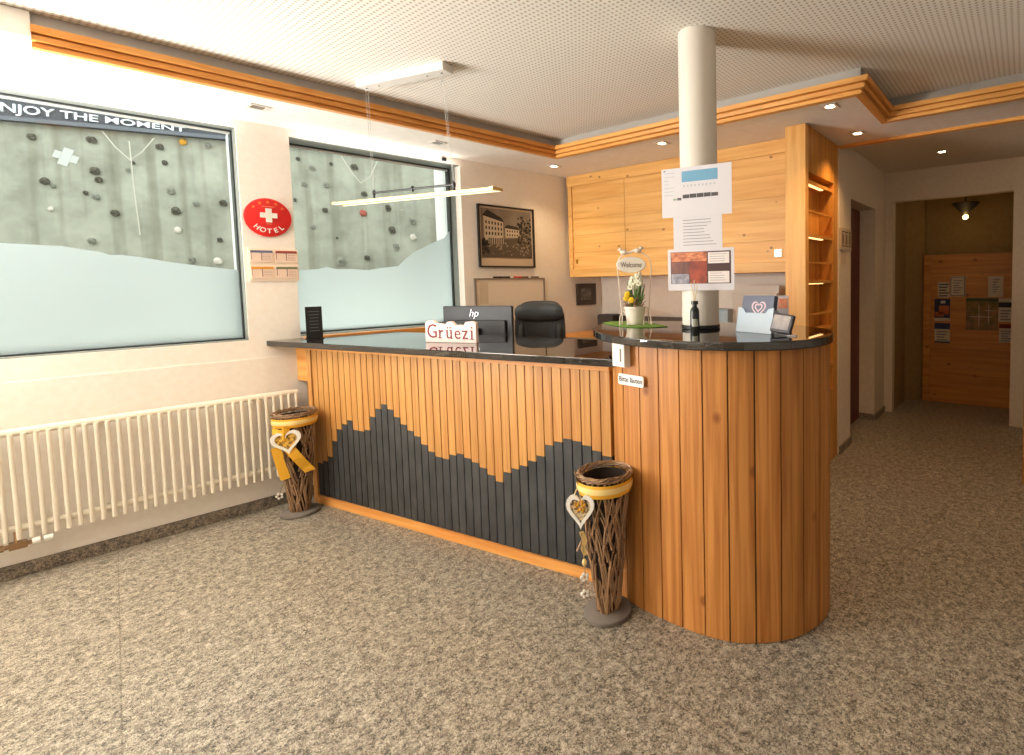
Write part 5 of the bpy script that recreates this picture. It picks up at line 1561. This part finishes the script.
# ------------------------------------------------------------------ downlights
dl = [((258, 106.6), 0, 'recessed downlight in the white soffit over the left window', 2), ((438, 242.6), 0, '', 0), ((554, 166), 1, 'recessed downlight in the soffit corner near the old photograph', 14), ((662, 143), 1, 'recessed downlight left of the pillar above the pine cupboard', 9), ((830, 106), 1, 'recessed downlight right of the pillar above the curved counter', 22), ((857.6, 133), 1, 'recessed downlight beside the top of the shelf tower', 26), ((942, 151.5), 2, 'recessed downlight in the hallway ceiling beyond the wooden beam', 6)]
dl[1] = ((438, 142.6), 0, 'recessed downlight in the soffit over the desk window', 2)
for (u, v), kind, lab, pwr in dl:
    z_ = 2.47 if kind == 2 else ZS
    p = onz(u, v, z_)
    e = thing('ceiling_downlight', lab, 'ceiling light', T(p.x, p.y, z_ - 0.0005))
    bm = BM(); a, b_ = 0.047, 0.032
    for d in ((-a, a, -a, -b_), (-a, a, b_, a), (-a, -b_, -b_, b_), (b_, a, -b_, b_)):
        box(bm, d[0], d[1], d[2], d[3], -0.005, 0)
    obj('trim_ring', bm, plain('downlight_ring', (214, 206, 196), 0.4), e)
    bm = BM(); lathe(bm, [(0.028, -0.004), (0.026, -0.001)], 20)
    obj('lens', bm, LENS if kind else plain('dim_lens', (120, 112, 100), 0.4), e)
    bm = BM(); box(bm, -0.032, 0.032, -0.032, 0.032, -0.001, 0); obj('reflector', bm, plain('reflector_dark', (120, 108, 92), 0.3, 0.6), e)
    spot('downlight_lamp', (p.x, p.y, z_ - 0.02), (p.x, p.y, 0), pwr, WARM2 if kind == 2 or u > 800 else WARM, 2.0, 0.9)

# ------------------------------------------------------------------ hallway
# open dark red door inside the doorway
dd = bpy.data.objects.new('door_1', None); COL.objects.link(dd); dd.matrix_world = T(2.31, 3.785, 0); struct(dd)
dd['label'] = 'dark red door at the back of the hallway doorway'
boxo('door_leaf', (0.0, 0.04, 0.0, 0.832, 0.005, 2.055), plain('dark_red_door', (92, 26, 18), 0.5), dd, bevel=0.003)
bm = BM(); tube(bm, [(0.04, 0.08, 1.02), (0.08, 0.08, 1.02), (0.08, 0.2, 1.02)], 0.009, 8); obj('door_handle', bm, CHROME, dd, smooth=True)
# knotty wooden door panel at the end, with posters
YB = 5.77
endw = bpy.data.objects.new('door_2', None); COL.objects.link(endw); endw.matrix_world = T(2.757, YB, 0); struct(endw)
endw['label'] = 'wide knotty wooden door panel at the end of the hall'
zd = 1.645
bm = BM(); nb = 8
for i in range(nb):
    box(bm, 0.075, 1.64, 0.0, 0.03, i * zd / nb + 0.001, (i + 1) * zd / nb - 0.001)
obj('door_boards', bm, DOORW, endw)
boxo('door_frame', (0.0, 0.073, -0.012, 0.03, 0.0, zd), DOORW, endw)
boxo('door_sheet_back', (0.0, 1.64, 0.031, 0.12, 0.0, zd), DARKGAP, endw)
def poster(px, name, label, mat, extra=None, cat='poster'):
    q = [ony(u, v, YB - 0.014) for u, v in px]
    c, w, h = quad_frame(q, None)
    c.y = YB - 0.0015
    e = thing(name, label, cat, T(c.x, c.y, c.z))
    boxo('sheet', (-w / 2, w / 2, -0.001, 0, -h / 2, h / 2), mat, e)
    for nm, mt, rs in extra or ():
        bm = BM()
        for a0, a1, b0, b1 in rs:
            box(bm, a0 * w, a1 * w, -0.0016, -0.001, b0 * h, b1 * h)
        obj(nm, bm, mt, e)
    return e
def R4(x0, y0, x1, y1):
    return [(x0, y0), (x1, y0), (x1, y1), (x0, y1)]
OFFW = plain('poster_paper', (214, 200, 176), 0.7)
DK = plain('poster_dark', (44, 40, 50), 0.7)
NAVY = plain('poster_navy', (40, 48, 84), 0.7)
lines = lambda n, a, b, x0=-0.36, x1=0.36: [(x0, x1 - 0.1 * (i % 3), b - (b - a) * (i + 0.8) / n, b - (b - a) * (i + 0.4) / n) for i in range(n)]
poster(R4(937.8, 282, 949.2, 297.8), 'notice_sheet', 'small notice with bold dark lines above the left dark poster on the end door', OFFW, [('text_lines', DK, lines(5, -0.45, 0.45, -0.4, 0.45))])
poster(R4(949.9, 276.2, 965.4, 296.5), 'framed_certificate', 'certificate with thin dark border on the end door, left of the two pale sheets', OFFW, [('border', DK, [(-0.46, 0.46, 0.44, 0.47), (-0.46, 0.46, -0.47, -0.44), (-0.46, -0.42, -0.44, 0.44), (0.42, 0.46, -0.44, 0.44)]), ('text_lines', INK, lines(6, -0.35, 0.35, -0.28, 0.3))])
poster(R4(934.3, 299, 949.8, 321), 'event_poster', 'dark blue and orange poster at the left of the end door', NAVY, [('orange_area', plain('poster_orange', (190, 104, 56), 0.7), [(-0.2, 0.45, -0.2, 0.2), (-0.45, 0.1, -0.3, -0.1)]), ('white_footer', OFFW, [(-0.5, 0.5, -0.5, -0.36), (-0.1, 0.2, 0.3, 0.42)])])
poster(R4(934.3, 323.2, 949.8, 343), 'event_poster', 'pale poster with dark top strip under the blue and orange poster', OFFW, [('dark_header', NAVY, [(-0.5, 0.5, 0.2, 0.5), (-0.5, 0.5, -0.5, -0.42)]), ('text_lines', INK, lines(4, -0.4, 0.15))])
poster(R4(965.8, 298.2, 998.2, 330), 'area_map', 'green and brown area map in the middle of the end door', mottled('map_colours', (86, 92, 46), (178, 128, 78), 14, 0.7), [('map_header', plain('map_green', (64, 82, 50), 0.7), [(-0.5, 0.5, 0.4, 0.5)]), ('map_roads', OFFW, [(-0.4, 0.3, -0.1, -0.08), (-0.1, -0.08, -0.4, 0.3), (0.1, 0.4, 0.1, 0.12), (0.2, 0.22, -0.3, 0.3)])])
poster(R4(988, 276.2, 1003.4, 297), 'notice_sheet', 'plain pale notice above the right edge of the map', OFFW, [('text_lines', INK, lines(6, -0.3, 0.4, -0.2, 0.25))])
poster(R4(998.4, 298.6, 1013, 322), 'event_poster', 'pale poster with dark band right of the area map', OFFW, [('dark_band', DK, [(-0.5, 0.5, 0.12, 0.34)]), ('text_lines', INK, lines(4, -0.45, 0.05))])
poster(R4(999, 324.3, 1013.5, 343), 'event_poster', 'pale poster with red top strip below the banded poster', OFFW, [('red_header', plain('poster_red', (120, 40, 36), 0.7), [(-0.5, 0.5, 0.28, 0.5)]), ('text_lines', INK, lines(5, -0.45, 0.2))])
# sign bracket on the hallway wall
hsn = thing('hall_sign', 'small pale pictogram sign on the hallway wall beside the shelf tower', 'sign', facing(Vector((XH + 0.001, 3.60, 1.715)), (1, 0, 0)))
boxo('plate', (-0.15, 0.15, -0.012, 0, -0.085, 0.085), plain('sign_beige', (188, 168, 140), 0.6), hsn, bevel=0.002)
bm = BM()
for k in range(3):
    x = -0.105 + k * 0.09; box(bm, x, x + 0.008, -0.0135, -0.012, -0.06, 0.06); box(bm, x, x + 0.06, -0.0135, -0.012, 0.052, 0.06); box(bm, x, x + 0.06, -0.0135, -0.012, -0.06, -0.052); box(bm, x + 0.022, x + 0.04, -0.0135, -0.012, -0.04, 0.035)
obj('pictograms', bm, plain('sign_dark_brown', (72, 50, 34), 0.7), hsn)
bm = BM(); box(bm, -0.07, 0.07, -0.004, 0, -0.05, 0.05)
tag(obj('paper_notice', bm, plain('notice_cream', (200, 178, 150), 0.7), m=facing(Vector((XH + 0.001, 3.56, 1.565)), (1, 0, 0))), 'small blank paper notice under the hallway pictogram sign', 'notice')
# hanging lamp in the end room: dark cone with a lit bulb
lpz = 2.13
lq = ony(965.5, 217, 5.5)
cl = thing('cone_lamp', 'dark cone ceiling lamp with a glowing bulb above the end door', 'lamp', T(lq.x, 5.5, 0))
bm = BM(); lathe(bm, [(0.012, lq.z + 0.03), (0.055, lq.z + 0.06), (0.13, lq.z + 0.14), (0.125, lq.z + 0.145), (0.02, lq.z + 0.08)], 28); obj('shade', bm, plain('lamp_shade_dark', (28, 21, 14), 0.7), cl, smooth=True)
bm = BM(); tube(bm, [(0, 0, lq.z + 0.1), (0, 0, 2.499)], 0.006, 8); obj('stem', bm, BLACK, cl)
bm = BM(); ball(bm, (0, 0, lq.z), 0.026, 16); obj('bulb', bm, BULBM, cl, smooth=True)
hl = bpy.data.lights.new('hall_end_lamp', 'POINT'); hl.energy = 0.5; hl.color = (1.0, 0.60, 0.22); hl.shadow_soft_size = 0.04
ho = bpy.data.objects.new('hall_end_lamp', hl); COL.objects.link(ho); ho.location = (lq.x, 5.40, lq.z - 0.06)
# wooden half-height panel at the right of the hall
rp0 = onz(1021, 484, 0)
hp_ = thing('hall_cabinet', 'wooden cabinet edge standing at the right side of the hall', 'cabinet', T(rp0.x + 0.005, rp0.y, 0))
boxo('side_panel', (0.0, 0.5, 0.0, 0.9, 0.0, 1.22), PLANK, hp_, bevel=0.003)
boxo('top_board', (-0.004, 0.51, -0.01, 0.91, 1.221, 1.25), PLANK, hp_, bevel=0.003)
boxo('door_front', (0.02, 0.48, -0.016, -0.001, 0.04, 1.19), PLANK, hp_, bevel=0.002)
